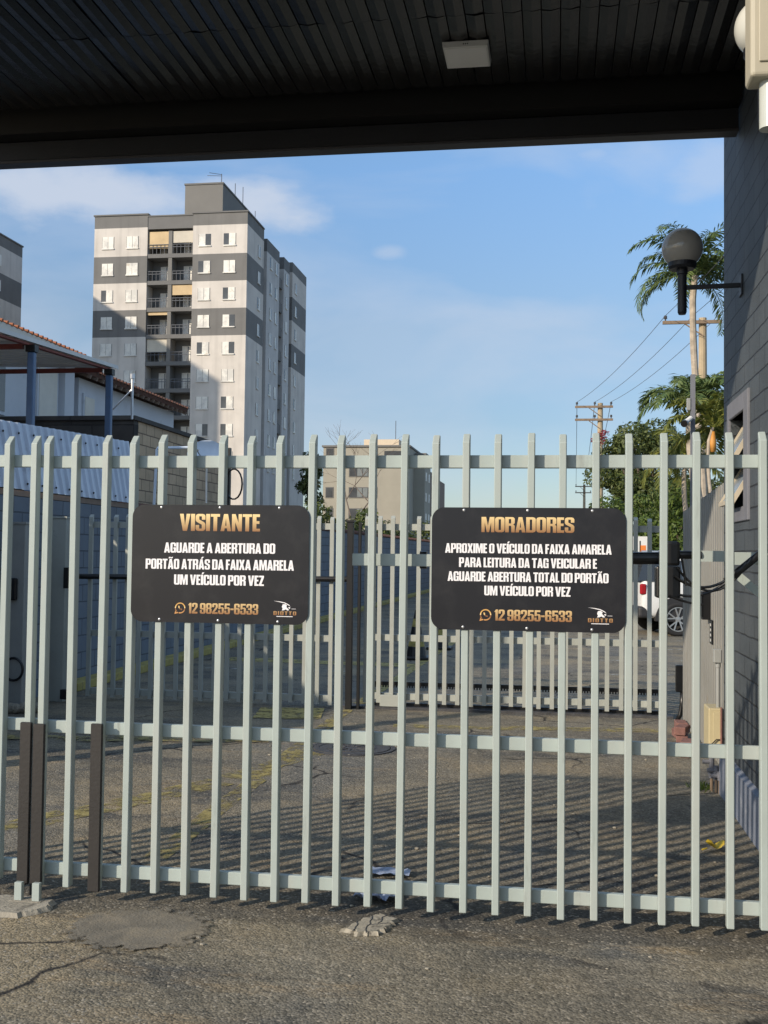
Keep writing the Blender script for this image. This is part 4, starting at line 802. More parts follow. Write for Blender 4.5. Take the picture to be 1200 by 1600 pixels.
# ------------------------------------------------------------------ left side: blue wall, sheet roof, block wall, carport, houses
t = thing('boundary_wall', (-5.7, 20, 0), 'blue painted block wall with terracotta coping along the left of the driveway', 'wall')
MB().box(-5.75, -5.58, 6.6, 50, 0, 2.16).build('blockwork', X['blue'], t)
mb = MB(); v = 14.2
while v < 50: mb.tube([(-5.80, v, 2.235), (-5.56, v, 2.185)], 0.045, 8); v += 0.16
mb.build('coping_tiles', X['tile_dark'], t)
tag(MB().box(-5.575, -5.36, 12.0, 50, 0.0, 0.10).build('kerb', X['curb'], org=(-5.45, 30, 0), bevel=0.01), 'yellow painted kerb along the foot of the blue wall', 'kerb')
t = thing('lean_to_roof', (-5.8, 12, 2.2), 'slanted pale zinc sheet roof above the blue wall', 'roof')
pts = []; v = 8.6
while v < 14.05: pts += [(v, 0), (v + 0.07, 0), (v + 0.09, 0.028), (v + 0.14, 0.028), (v + 0.16, 0)]; v += 0.17
nn = len(pts)
def shp(v, h, k): return (-5.56 - 0.15 * k + h, v, 2.235 + k * (0.70 + 0.037 * (v - 10.5)))
mb = MB().add([shp(p[0], p[1], 0) for p in pts] + [shp(p[0], p[1], 1) for p in pts], [(i, i + 1, nn + i + 1, nn + i) for i in range(nn - 1)])
mb.build('sheet', X['sheet'], t)
MB().box(-5.78, -5.575, 8.6, 14.08, 2.165, 2.225).build('edge_trim', X['midbrown'], t)
mb = MB(); v = 8.68
while v < 14: mb.sphere((-5.545, v, 2.30), 0.012, 6, 4); mb.sphere((-5.66, v, 2.82 + 0.037 * (v - 10.5)), 0.012, 6, 4); v += 0.34
mb.build('rivets', X['blackpaint'], t)
t = thing('block_wall', (-8, 19.2, 0), 'tall bare concrete block wall with a dark front behind the sheet roof', 'wall')
MB().box(-14, -7.6, 19.2, 19.4, 0, 3.98).build('dark_face', X['blockdark'], t); MB().box(-7.8, -7.598, 19.402, 24.75, 0, 3.98).build('bare_face', X['block'], t)  # front face has a much darker block colour than the side face
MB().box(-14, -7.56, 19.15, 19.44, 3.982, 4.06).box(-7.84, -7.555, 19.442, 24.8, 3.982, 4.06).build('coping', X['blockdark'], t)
t = thing('carport', (-8.5, 16, 3.4), 'corrugated carport roof on blue posts with red beams', 'carport')
mb = MB(); pts = []; v = 9.0
while v < 17.5: pts += [(v, 0), (v + 0.10, 0), (v + 0.13, 0.05), (v + 0.20, 0.05), (v + 0.23, 0)]; v += 0.26
nn = len(pts); mb.add([(-7.28, p[0], 4.65 + 0.043 * (p[0] - 17.6) + p[1] * 0.6) for p in pts] + [(-13.5, p[0], 4.80 + 0.043 * (p[0] - 17.6) + p[1] * 0.6) for p in pts], [(i, i + 1, nn + i + 1, nn + i) for i in range(nn - 1)])
mb.build('roof', X['carport'], t)
for v_ in (14.57, 17.3, 11.8):
    dz_ = 0.043 * (v_ - 17.6); MB().box(-13.4, -7.42, v_ - 0.03, v_ + 0.03, 4.55 + dz_, 4.62 + dz_).build('beam', X['beam_red'], t)
    MB().box(-7.34, -7.24, v_ - 0.045, v_ + 0.045, 0.0, 4.50 + dz_).build('post', X['post_blue'], t, bevel=0.01); MB().box(-7.36, -7.22, v_ - 0.06, v_ + 0.06, 4.502 + dz_, 4.60 + dz_).build('post_head', X['blackpaint'], t)
MB().obox((-7.35, 9, 4.24), (-7.35, 17.55, 4.61), 0.08, 0.03).build('purlin', X['beam_red'], t)
MB().obox((-7.268, 8.9, 4.29), (-7.268, 17.6, 4.665), 0.012, 0.06).build('edge_flashing', X['carport'], t)
def townhouse(va, vb, zt, label, wins, doors, base='housewhite'):
    t = thing('townhouse', (-12, (va + vb) / 2, 0), label, 'house', 'townhouses behind the carport')
    MB().box(-16, -10.35, va, vb, 0, zt - 0.14).build('wall', X[base], t)
    MB().add([(-10.0, va - 0.3, zt), (-10.0, vb + 0.2, zt), (-13.2, vb + 0.2, zt + 0.42), (-13.2, va - 0.3, zt + 0.42), (-10.05, va - 0.3, zt - 0.1), (-10.05, vb + 0.2, zt - 0.1), (-13.2, vb + 0.2, zt + 0.30), (-13.2, va - 0.3, zt + 0.30)],
             [(0, 1, 2, 3), (7, 6, 5, 4), (0, 4, 5, 1), (1, 5, 6, 2), (2, 6, 7, 3), (3, 7, 4, 0)]).build('roof', X['tile_dark'], t)
    mb = MB(); v = va - 0.25
    while v < vb + 0.2: mb.tube([(-9.96, v, zt + 0.0), (-10.9, v, zt + 0.12)], 0.034, 8); v += 0.2
    mb.build('roof_tiles', X['tile'] if va < 20 else X['tile_dark'], t)
    for v_, z_, w_, h_, shut in wins:
        o = MB().box(-10.38, -10.31, v_ - w_ / 2 - 0.07, v_ + w_ / 2 + 0.07, z_ - h_ / 2 - 0.07, z_ + h_ / 2 + 0.07).build('window', X['housewhite'], t)
        MB().box(-10.309, -10.30, v_ - w_ / 2, v_ + w_ / 2, z_ - h_ / 2, z_ + h_ / 2).build('pane', X['fascia'] if shut else X['pane'], o)
    return t
th = townhouse(10.0, 22.2, 5.76, 'white townhouse with orange roof edge and cream fascia behind the carport', [(21.35, 4.75, 0.8, 1.1, True), (19.3, 4.75, 0.5, 1.1, False), (17.2, 4.9, 0.5, 1.0, False)], [])
MB().box(-10.06, -9.99, 9.7, 22.4, 5.52, 5.74).build('fascia', X['fascia'], th)
MB().box(-10.348, -10.20, 21.9, 22.35, 0, 5.5).build('pier', X['housewhite'], th)
th = townhouse(22.9, 29.0, 5.52, 'white townhouse with dark rafters under its tiled eave next to the tower', [(23.4, 4.5, 0.5, 1.0, True), (25.0, 4.35, 0.55, 0.8, False), (26.2, 4.3, 0.5, 0.7, False), (27.6, 4.25, 0.5, 0.5, False)], [])
mb = MB(); v = 22.8
while v < 29.2: mb.obox((-10.03, v, 5.37), (-10.6, v, 5.60), 0.05, 0.08); v += 0.35
mb.build('rafters', X['midbrown'], th)
t = thing('antenna_mast', (-7.7, 19.5, 4.05), 'grey metal mast with a slanted brace on the corner of the block wall', 'mast')
a_ = to_uv(at(206, 655, 19.0)); b_ = to_uv(at(207, 590, 19.0)); c_ = to_uv(at(176, 640, 19.0))
MB().tube([a_, b_], 0.022, 8).tube([(b_[0], b_[1], b_[2] - 0.02), (b_[0], b_[1], b_[2] + 0.06)], 0.04, 8).build('mast', X['steel'], t)
MB().tube([c_, (b_[0], b_[1], b_[2] - 0.2)], 0.014, 8).build('brace', X['steel'], t)
t = thing('conduit_frame', to_uv(at(242, 790, 15.2)), 'pale bent conduit rising above the blue wall in front of the bare blocks', 'conduit')
MB().tube([to_uv(at(240, 800, 15.2)), to_uv(at(245, 703, 15.2)), to_uv(at(246, 700, 15.2)), to_uv(at(305, 699, 15.2))], 0.019, 8).build('pipe', X['dish'], t)
dc = to_uv(at(322, 708, 20)); t = thing('satellite_dish', (dc[0], dc[1], dc[2] - 0.5), 'pale blue satellite dish on the bare block wall', 'satellite dish')
mb = MB(); vs_ = []; fs_ = []
for i in range(7):
    r_ = 0.30 * i / 6
    for k in range(24):
        a = 2 * math.pi * k / 24; vs_.append((dc[0] + r_ * math.cos(a) * 1.1, dc[1] + 0.25 * (r_ / 0.30) ** 2 * -0.3 + r_ * math.sin(a) * 0.35, dc[2] + r_ * math.sin(a) * 0.8))
for i in range(6):
    for k in range(24): fs_.append((i * 24 + k, i * 24 + (k + 1) % 24, (i + 1) * 24 + (k + 1) % 24, (i + 1) * 24 + k))
mb.add(vs_, fs_).build('reflector', X['dish'], t, smooth=True)
MB().tube([(dc[0], dc[1], dc[2] - 0.2), (dc[0] - 0.05, dc[1] - 0.38, dc[2] + 0.02)], 0.012, 6).sphere((dc[0] - 0.05, dc[1] - 0.38, dc[2] + 0.03), 0.045, 8, 6).build('feed_horn', X['steel'], t)
MB().tube([(dc[0], dc[1] + 0.02, dc[2]), (dc[0], dc[1] + 0.05, dc[2] - 0.9)], 0.02, 6).build('mast', X['steel'], t)
p0 = to_uv(at(357, 700, 22)); t = thing('cable_post', (p0[0], p0[1], 0), 'dark post with loops of black cable at the end of the bare block wall', 'post')
MB().box(p0[0] - 0.05, p0[0] + 0.05, p0[1] - 0.05, p0[1] + 0.05, 0, p0[2]).build('shaft', X['blackpaint'], t)
MB().tube([(p0[0] + 0.14 + 0.17 * math.cos(a * 0.35), p0[1] - 0.06, p0[2] - 0.72 + 0.30 * math.sin(a * 0.35)) for a in range(19)], 0.018, 6).build('cable_loop', X['black'], t)

# ------------------------------------------------------------------ apartment tower
TU, TV = -39.7, 109.0
tw = thing('apartment_tower', (TU, TV, 0), 'tall grey and cream striped apartment tower with balconies in the middle of its front', 'building', 'striped apartment towers')
MB().box(-47.9, -42.1, 109, 115.5, 0, 36.45).build('wall', X['stripe'], tw)
MB().box(-37.2, -31.43, 109, 115.5, 0, 36.40).build('wall', X['stripe'], tw)
MB().box(-42.099, -37.201, 110.7, 115.5, 0, 36.2).build('wall', X['towermid'], tw)
MB().box(-47.85, -32.9, 115.502, 135.9, 0, 36.3).build('wall', X['towermid'], tw)
MB().box(-32.898, -31.43, 116.8, 122.3, 0, 35.85).box(-32.898, -31.43, 124.4, 127.2, 0, 35.85).build('wall', X['towerlight'], tw)
MB().box(-32.898, -31.43, 128.6, 136.0, 0, 36.35).build('wall', X['stripe'], tw)
MB().box(-42.098, -37.202, 109.05, 110.698, 34.95, 36.25).build('wall', X['towermid'], tw)
MB().box(-48.0, -42.0, 108.9, 115.4, 36.452, 36.6).box(-37.3, -31.33, 108.9, 115.4, 36.402, 36.55).box(-42.09, -37.21, 108.98, 115.4, 36.252, 36.38).build('parapet_cap', X['towermid'], tw)
MB().box(-38.8, -34.69, 110.9, 127, 36.3, 40.05).build('roof_house', X['towerdark'], tw)
MB().box(-38.88, -34.61, 110.82, 127.08, 40.052, 40.22).build('roof_cap', X['towermid'], tw)
mb = MB()
for u_, v_, h_ in ((-35.2, 112, 1.3), (-34.9, 116, 1.6), (-34.9, 119, 2.2), (-35.0, 124.5, 1.2)): mb.tube([(u_, v_, 40.2), (u_, v_, 40.2 + h_)], 0.04, 5)
mb.tube([(-36.6, 111.5, 41.2), (-35.0, 111.5, 41.1)], 0.03, 5).tube([(-36.4, 111.5, 41.5), (-35.2, 112, 41.42)], 0.03, 5); mb.build('aerials', X['wire'], tw)
def win_proto(parent, kind, face):
    """kind: 0 shutters shut, 1 left half open, 2 right half open"""
    w_, h_ = (1.22 if face == 'front' else 0.9), 1.2; f, dk = MB(), MB()
    def bx(mb_, a, b, c_, d, p0_, p1_):
        if face == 'front': mb_.box(TU + a, TU + b, TV - p1_, TV - p0_, c_, d)
        else: mb_.box(TU + p0_, TU + p1_, TV + a, TV + b, c_, d)
    bx(f, -w_ / 2 - 0.06, w_ / 2 + 0.06, -h_ / 2 - 0.12, -h_ / 2, 0.001, 0.10)
    a, b = {0: (-w_ / 2, w_ / 2), 1: (-0.08, w_ / 2), 2: (-w_ / 2, 0.08)}[kind]
    mid = (a + b) / 2 if kind == 0 else b if kind == 1 else a
    if kind == 0: bx(f, a, -0.018, -h_ / 2, h_ / 2, 0.001, 0.05); bx(f, 0.018, b, -h_ / 2, h_ / 2, 0.001, 0.05)
    else: bx(f, a, b, -h_ / 2, h_ / 2, 0.001, 0.05)
    bx(dk, -w_ / 2 - 0.04, w_ / 2 + 0.04, -h_ / 2, h_ / 2, 0.0005, 0.02)
    o = f.build('window', X['shutter'], parent, org=(TU, TV, 0)); ORG[o.name] = (TU, TV, 0)
    d = dk.build('pane', X['pane'], o, org=(TU, TV, 0)); return o
protos = {}
rr = random.Random(8)
def tower_window(u, v, z, face, kind):
    key = (face, kind)
    if key not in protos:
        protos[key] = win_proto(tw, kind, face); o = protos[key]; o.location = (u - TU, v - TV, z)
    else: 
        o = put(protos[key], tw); o.location = (u - TU, v - TV, z)
kinds = {(0, 2): 1, (2, 0): 1, (3, 1): 1, (2, 2): 0, (0, 3): 2, (0, 4): 1}
pat = ['0021', '0010', '1001', '0002', '0012', '0000', '1001', '0021', '0010']
for k in range(9):
    z = 33.65 - 2.8 * k
    for c_, u_ in enumerate((-46.38, -43.71, -35.93, -33.27)): tower_window(u_, 109.0, z, 'front', int(pat[k][c_]))
    for v_ in (113.6, 118.6, 120.9, 125.7, 130.4): tower_window(-31.43, v_, z - 0.1, 'side', rr.choice((1, 2, 1, 2, 1, 0)))
for k in range(10):
    z = 33.65 - 2.8 * k
    MB().box(-42.09, -37.21, 109.06, 110.69, z - 1.72, z - 1.30).build('balcony_slab', X['towermid'], tw)
    MB().box(-39.85, -39.45, 109.1, 110.69, z - 1.298, z + 1.078).build('balcony_pier', X['towerdark'], tw)
    mb = MB()
    for u_ in (-42.0, -39.4):
        for zz in (z - 0.35, z - 0.62): mb.box(u_, u_ + 2.1, 109.1, 109.14, zz, zz + 0.06)
        for q in range(6): mb.box(u_ + 0.42 * q, u_ + 0.42 * q + 0.04, 109.142, 109.17, z - 1.298, z - 0.3)
    mb.build('railing', X['wire'], tw)
    for u_ in (-41.2, -38.7):
        o = MB().box(u_, u_ + 1.35, 110.63, 110.699, z - 1.297, z + 0.55).build('balcony_door', X['shutter'], tw)
        MB().box(u_ + 0.62, u_ + 0.72, 110.62, 110.629, z - 1.25, z + 0.5).build('pane', X['pane'], o)
def blind(u, k, h, m):
    z = 33.65 - 2.8 * k; MB().box(u, u + 2.15, 109.2, 109.26, z + 1.05 - h, z + 1.05).build('blind', X[m], tw)
blind(-42.0, 0, 1.75, 'blind'); blind(-39.4, 0, 1.2, 'blind2'); blind(-39.4, 2, 1.05, 'blind'); blind(-42.0, 4, 1.35, 'blind2'); blind(-42.0, 3, 0.3, 'blind')
for k in range(11):
    z = 33.65 - 2.8 * k; MB().box(-32.6, -31.6, 122.32, 124.38, z - 1.6, z - 0.5).build('side_balcony', X['towermid'], tw)

lt = thing('apartment_tower', (-70, 90, 0), 'matching grey striped apartment tower cut off by the left edge of the photo', 'building', 'striped apartment towers')
MB().box(-79, -61, 80, 119, 0, 36.4).build('wall', X['stripe'], lt); MB().box(-79.1, -60.9, 79.9, 119.1, 36.402, 36.55).build('parapet_cap', X['towermid'], lt)
MB().box(-74, -68, 88, 104, 36.552, 40).build('roof_house', X['towerdark'], lt)
o0 = None
for k in range(8):
    for v_ in (84, 90, 96, 102, 108, 113.5):
        z = 33.55 - 2.8 * k
        if o0 is None:
            o0 = MB().box(-60.998, -60.94, v_ - 0.6, v_ + 0.6, z - 0.6, z + 0.6).build('window', X['shutter'], lt); MB().box(-60.939, -60.93, v_ - 0.55, v_, z - 0.55, z + 0.55).build('pane', X['pane'], o0); vb_, zb_ = v_, z
        else: put(o0, lt, 0, v_ - vb_, z - zb_)

# ------------------------------------------------------------------ mid distance apartment block
mbk = thing('apartment_building', (-26, 150, 0), 'lower beige apartment block with a lit rooftop house beyond the blue wall', 'building')
MB().box(-31.9, -19.95, 150, 163, 0, 16.25).build('wall', X['midwall'], mbk); MB().box(-19.948, -18.4, 155, 162, 0, 15.6).build('wall', X['midwall'], mbk)
MB().box(-19.948, -18.6, 164, 174, 0, 13.9).build('wall', X['midbrown'], mbk); MB().box(-19.948, -19.0, 176, 189, 0, 13.7).build('wall', X['midbrown'], mbk); MB().box(-31.85, -19.95, 163.002, 189, 0, 14.3).build('wall', X['midwall'], mbk)
MB().box(-32.1, -19.8, 149.8, 163.2, 16.252, 16.5).box(-19.797, -18.2, 154.8, 162.2, 15.602, 15.85).build('parapet_cap', X['towerdark'], mbk)
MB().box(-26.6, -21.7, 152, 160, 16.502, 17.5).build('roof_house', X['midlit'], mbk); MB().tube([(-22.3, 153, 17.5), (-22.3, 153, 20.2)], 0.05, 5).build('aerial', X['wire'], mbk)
MB().box(-23.4, -20.4, 149.9, 149.999, 14.9, 15.7).build('loggia', X['pane'], mbk)
o0 = None
for k in range(5):
    for u_, w_ in ((-31.0, 0.9), (-26.9, 2.6), (-24.9, 0.9)):
        z = 12.9 - 2.9 * k + (2.5 if w_ < 1 and k == 0 else 0)
        o = MB().box(u_ - w_ / 2 - 0.1, u_ + w_ / 2 + 0.1, 149.93, 149.999, z - 0.75, z + 0.75).build('window', X['towerdark'], mbk)
        MB().box(u_ - w_ / 2, u_ + w_ / 2, 149.90, 149.929, z - 0.65, z + 0.65).build('pane', X['pane'], o)
        if w_ > 1: MB().box(u_ - 0.2, u_ + 0.5, 149.88, 149.899, z - 0.62, z + 0.62).box(u_ + 0.6, u_ + 1.25, 149.88, 149.899, z - 0.62, z + 0.62).build('shutter', X['frost'], o)
for k in range(4):
    for v_ in (156.5, 160, 166, 170): 
        uu = -18.4 if v_ < 163 else -18.6; z = 12.6 - 2.9 * k - (0.4 if v_ > 163 else 0)
        MB().box(uu + 0.001, uu + 0.06, v_ - 0.7, v_ + 0.7, z - 0.6, z + 0.6).build('window', X['shutter'], mbk)

mbk.scale = (1.1733,) * 3; mbk.location = WP(-26 * 1.1733, 150 * 1.1733, -0.27)      # 176 m away, a fifth larger

# ------------------------------------------------------------------ vegetation
def leaves(mb, blobs, n, size, seed, flatten=0.75):
    rr = random.Random(seed); wts = [b[3] ** 2 for b in blobs]
    for _ in range(n):
        b = rr.choices(blobs, wts)[0]
        while True:
            d = Vector((rr.uniform(-1, 1), rr.uniform(-1, 1), rr.uniform(-1, 1)))
            if 0.2 < d.length < 1: break
        d = d.normalized() * (d.length ** 0.45) * (1 + rr.gauss(0, 0.09)); p = Vector((b[0] + d.x * b[3], b[1] + d.y * b[3], b[2] + d.z * b[3] * flatten))
        s = size * rr.uniform(0.5, 1.35); nrm = (d.normalized() + Vector((rr.gauss(0, .6), rr.gauss(0, .6), rr.gauss(0.3, .6)))).normalized()
        a = nrm.orthogonal().normalized(); a = a * math.cos(rr.uniform(0, 6.28)) + nrm.cross(a) * math.sin(rr.uniform(0, 6.28)); c_ = nrm.cross(a.normalized())
        a = a.normalized() * s; c_ = c_ * s * 0.55
        mb.add([p - a, p + c_ * 0.8 - a * 0.1, p + a, p - c_ * 0.8 + a * 0.1], [(0, 1, 2, 3)])
    return mb
def blobs(c, r, n, br, seed):
    rr = random.Random(seed); o = []
    for _ in range(n):
        while True:
            d = Vector((rr.uniform(-1, 1), rr.uniform(-1, 1), rr.uniform(-1, 1)))
            if d.length < 1: break
        o.append((c[0] + d.x * r[0], c[1] + d.y * r[1], c[2] + d.z * r[2], br * rr.uniform(0.6, 1.25)))
    return o
def tree(name, foot, h, crown_c, crown_r, nb, br, n, size, m, label, seed, group=None, trunk=0.2, cat='tree'):
    t = thing(name, (foot[0], foot[1], 0), label, cat, group); bl = blobs(crown_c, crown_r, nb, br, seed)
    mb = MB().tube([(foot[0], foot[1], 0), (foot[0] + 0.1, foot[1], h * 0.5), (crown_c[0], crown_c[1], crown_c[2])], [trunk, trunk * 0.75, trunk * 0.4], 8)
    for b in bl[:12]: mb.tube([(foot[0] + 0.1, foot[1], h * 0.5), ((foot[0] + b[0]) / 2, (foot[1] + b[1]) / 2, (h * 0.5 + b[2]) / 2 + 0.3), b[:3]], [trunk * 0.5, trunk * 0.3, trunk * 0.12], 6)
    mb.build('trunk', X['bark'], t); leaves(MB(), bl, n, size, seed).build('crown', X[m], t); return t
def wp(px, py, Y): return to_uv(at(px, py, Y))
c_ = wp(1012, 745, 58)
tree('broad_tree', c_, 4, (c_[0], c_[1], 5.6), (2.7, 2.4, 2.7), 46, 0.95, 19000, 0.13, 'leaf_dark', 'broad dense dark green tree behind the second utility pole', 31, trunk=0.3)
c_ = wp(1075, 770, 50)
tree('broad_tree', c_, 3.5, (c_[0], c_[1], 4.0), (1.6, 1.4, 1.8), 18, 0.85, 6000, 0.12, 'leaf_dark', 'smaller dark tree filling the gap under the palms by the ribbed fence', 32, trunk=0.2)
for i, (px, py, Y, r_, h_, lab) in enumerate(((960, 850, 44, 1.3, 3.3, 'bushy hedge shrub hidden partly behind the MORADORES sign'), (1010, 838, 43, 1.25, 3.3, 'bright green hedge shrub above the white board'), (1060, 835, 41, 1.3, 3.5, 'bright green hedge shrub above the white car roof'))):
    c_ = wp(px, py, Y); t = thing('hedge_shrub', (c_[0], c_[1], 0), lab, 'shrub', 'hedge shrubs behind the white car')
    bl = blobs((c_[0], c_[1], h_ * 0.62), (r_, 0.8, h_ * 0.55), 22, 0.62, 40 + i); leaves(MB(), bl, 7500, 0.085, 50 + i).build('foliage', X['leaf_hedge'], t)
    MB().tube([(c_[0], c_[1], 0), (c_[0], c_[1], h_ * 0.7)], 0.06, 6).build('stem', X['bark'], t)
c_ = wp(934, 688, 57); tag(leaves(MB(), [(c_[0], c_[1], c_[2], 0.35), (c_[0] + .3, c_[1], c_[2] + .3, 0.3)], 160, 0.09, 5).build('flowers', X['flower'], org=(c_[0], c_[1], c_[2])), 'cluster of red blossoms beside the second utility pole', 'flowers')
c_ = wp(984, 890, 30); tag(leaves(MB(), [(c_[0], c_[1], 0.6, 0.5), (c_[0] + .3, c_[1], 0.45, 0.4)], 700, 0.07, 6).build('flower_bush', X['leaf_palm2'], org=(c_[0], c_[1], 0)), 'low yellowish bush between the sign and the white car', 'bush')
for i, (px, Y, h_, r_, lab) in enumerate(((500, 60, 4.6, 1.6, 'dark bush above the blue wall, nearest to the tower'), (560, 58, 4.0, 1.8, 'dark bush above the blue wall in front of the beige block'), (625, 66, 3.8, 1.9, 'dark bush above the blue wall under the beige block windows'), (675, 74, 4.0, 2.0, 'dark bush above the far end of the blue wall'))):
    c_ = wp(px, 830, Y); t = thing('dark_bush', (c_[0], c_[1], 0), lab, 'bush', 'dark bushes beyond the blue wall')
    leaves(MB(), blobs((c_[0], c_[1], h_ * 0.55), (r_, 1.0, h_ * 0.36), 14, 0.75, 60 + i), 3000, 0.13, 70 + i).build('foliage', X['leaf_dark'], t); MB().tube([(c_[0], c_[1], 0), (c_[0], c_[1], h_ * 0.6)], 0.09, 6).build('stem', X['bark'], t)
c_ = wp(486, 700, 128)
tree('conifer', c_, 9, (c_[0], c_[1], 8.5), (0.9, 0.9, 6.0), 18, 1.0, 2500, 0.28, 'leaf_dark', 'dark narrow tree peeking out from behind the tower', 81, trunk=0.3)
# bare tree
c_ = wp(548, 800, 70); t = thing('bare_tree', (c_[0], c_[1], 0), 'leafless branching tree in front of the beige block', 'tree'); mb = MB(); rr = random.Random(15)
def branch(p, d, L, r_, n_):
    q = p + d * L; mb.tube([p, p.lerp(q, 0.5) + Vector((rr.gauss(0, .05 * L), 0, rr.gauss(0, .04 * L))), q], [r_, r_ * 0.8, r_ * 0.62], 5)
    if n_:
        for k in range(rr.choice((2, 3))): branch(q, (d + Vector((rr.gauss(0, .45), rr.gauss(0, .35), rr.gauss(0.12, .25)))).normalized(), L * rr.uniform(.62, .85), r_ * 0.6, n_ - 1)
branch(Vector((c_[0], c_[1], 0)), Vector((0.03, 0, 1)), 3.0, 0.10, 5); mb.build('branches', X['bark'], t)
# palms
def palm(foot, crown, trunk_r, nf, L, droop, seed, m, label, up_bias=0.35, leaf_l=0.55):
    t = thing('palm_tree', (foot[0], foot[1], 0), label, 'palm tree', 'palm trees beyond the inner gate'); rr = random.Random(seed); f, c_ = Vector((foot[0], foot[1], 0)), Vector(crown)
    pts = [f.lerp(c_, i / 14) + Vector((0.12 * math.sin(i * 0.4), 0, 0)) * (1 if 0 < i < 14 else 0) for i in range(15)]
    MB().tube(pts, [trunk_r * (1.15 - 0.35 * i / 14) * (1.06 if i % 2 else 0.97) for i in range(15)], 10).build('trunk', X['trunk'], t)
    for k in range(nf):
        az = 2 * math.pi * k / nf * 2.4 + rr.uniform(-.3, .3); el = rr.uniform(-0.2, 0.9) if k % 2 else rr.uniform(0.6, 1.4); l_ = L * rr.uniform(0.8, 1.1); fb = MB()
        h = Vector((math.cos(az), math.sin(az), 0)); prev = c_.copy(); path = [prev]; e = el + up_bias * 0.4; n_ = 14
        for i in range(n_):
            e -= droop * (1.6 / n_) * (0.4 + 1.4 * i / n_); prev = prev + (h * math.cos(e) + Vector((0, 0, math.sin(e)))) * l_ / n_; path.append(prev)
        fb.tube(path, [0.028 * (1 - 0.8 * i / n_) for i in range(n_ + 1)], 5)
        for i in range(4 * n_ - 6):
            q = 1.3 + i * 0.25; a = path[int(q)].lerp(path[min(int(q) + 1, n_)], q - int(q)); d = (path[min(int(q) + 1, n_)] - path[int(q)]).normalized(); s = d.cross(Vector((0, 0, 1)))
            if s.length < 0.05: s = Vector((-h.y, h.x, 0))
            s.normalize(); w = leaf_l * math.sin(math.pi * min(1, (q + 1.2) / (n_ + 1.6))) ** 0.6
            for sg in (-1, 1):
                dirv = (s * sg * 0.8 + d * 0.55 + Vector((0, 0, rr.uniform(-0.65, 0.25)))).normalized(); tip = a + dirv * w * rr.uniform(.8, 1.1); mid = a.lerp(tip, 0.5) + Vector((0, 0, 0.05 * w)); nn_ = d * 0.026
                fb.add([a - nn_, mid - nn_ * 1.5, tip + Vector((0, 0, -0.12 * w)), mid + nn_ * 1.5], [(0, 1, 2, 3)])
        fb.build('frond', X[m], t)
    return t
a_ = wp(1086, 445, 42); b_ = wp(1098, 800, 42)
palm((b_[0], b_[1]), (a_[0], a_[1], a_[2] + 0.35), 0.15, 32, 3.3, 1.3, 107, 'leaf_palm', 'tallest palm tree, its crown behind the grey globe lamp')
MB()
a_ = wp(1078, 640, 33); b_ = wp(1101, 700, 33)
pt = palm((b_[0], b_[1]), (b_[0] - 0.35, b_[1], a_[2] + 0.1), 0.15, 17, 2.25, 1.3, 102, 'leaf_palm', 'middle palm tree in front of the nearest utility pole', leaf_l=0.5)
a_ = wp(1114, 668, 28); b_ = wp(1115, 720, 28)
pt = palm((b_[0], b_[1]), (a_[0], a_[1], a_[2]), 0.05, 12, 1.5, 1.1, 103, 'leaf_palm2', 'small palm with yellowish fronds and an orange sheath by the gatehouse window', leaf_l=0.4)
MB().tube([(a_[0], a_[1], a_[2] - 0.62), (a_[0], a_[1], a_[2] - 0.38), (a_[0], a_[1], a_[2] - 0.1)], [0.06, 0.085, 0.045], 10).build('crown_shaft', X['sheath'], pt, smooth=True)
a_ = wp(1030, 700, 36); 
palm((a_[0] + 0.9, a_[1]), (a_[0] + 0.9, a_[1], a_[2] - 0.4), 0.09, 13, 2.0, 1.2, 104, 'leaf_palm2', 'low yellowish palm in front of the broad dark tree', leaf_l=0.45)

# ------------------------------------------------------------------ utility poles and wires
INS = []
def pole(cx, Y, ytop, arms, label, hw):
    c_ = wp(cx, ytop, Y); t = thing('utility_pole', (c_[0], c_[1], 0), label, 'utility pole', 'utility poles along the street'); h_ = c_[2]
    MB().tube([(c_[0], c_[1], 0), (c_[0], c_[1], h_)], [0.25, 0.165], 12).build('pole', X['polec'], t)
    tips = []
    for j, (dz, a, b) in enumerate(arms):
        z = h_ - dz
        MB().box(c_[0] + a, c_[0] + b, c_[1] - 0.30, c_[1] - 0.18, z - 0.07, z + 0.07).build('crossarm', X['wood'], t)
        MB().obox((c_[0] + a * 0.45, c_[1] - 0.24, z - 0.07), (c_[0], c_[1] - 0.2, z - 0.6), 0.04, 0.05).build('brace', X['wood'], t)
        for u_ in (a + 0.12, (a + b) / 2 + 0.05, b - 0.12):
            MB().lathe([(0.0, z + 0.07), (0.03, z + 0.07), (0.03, z + 0.16), (0.085, z + 0.17), (0.06, z + 0.22), (0.085, z + 0.24), (0.05, z + 0.31), (0, z + 0.32)], (c_[0] + u_, c_[1] - 0.24, 0), n=10).build('insulator', X['iron'], t)
            if j == 0: tips.append(Vector((c_[0] + u_, c_[1] - 0.24, z + 0.31)))
    INS.append(tips); return t
pole(1098, 48, 497, ((0.22, -1.72, 0.78),), 'nearest utility pole with one wooden crossarm, behind the palms', 0.2)
pole(938, 72, 630, ((0.26, -1.62, 0.80), (1.1, -1.62, 0.80)), 'second utility pole with two wooden crossarms, beside the broad tree', 0.2)
pole(913, 160, 757, ((0.3, -1.3, 1.0), (1.2, -1.3, 1.0)), 'farthest utility pole, tiny above the MORADORES sign', 0.2)
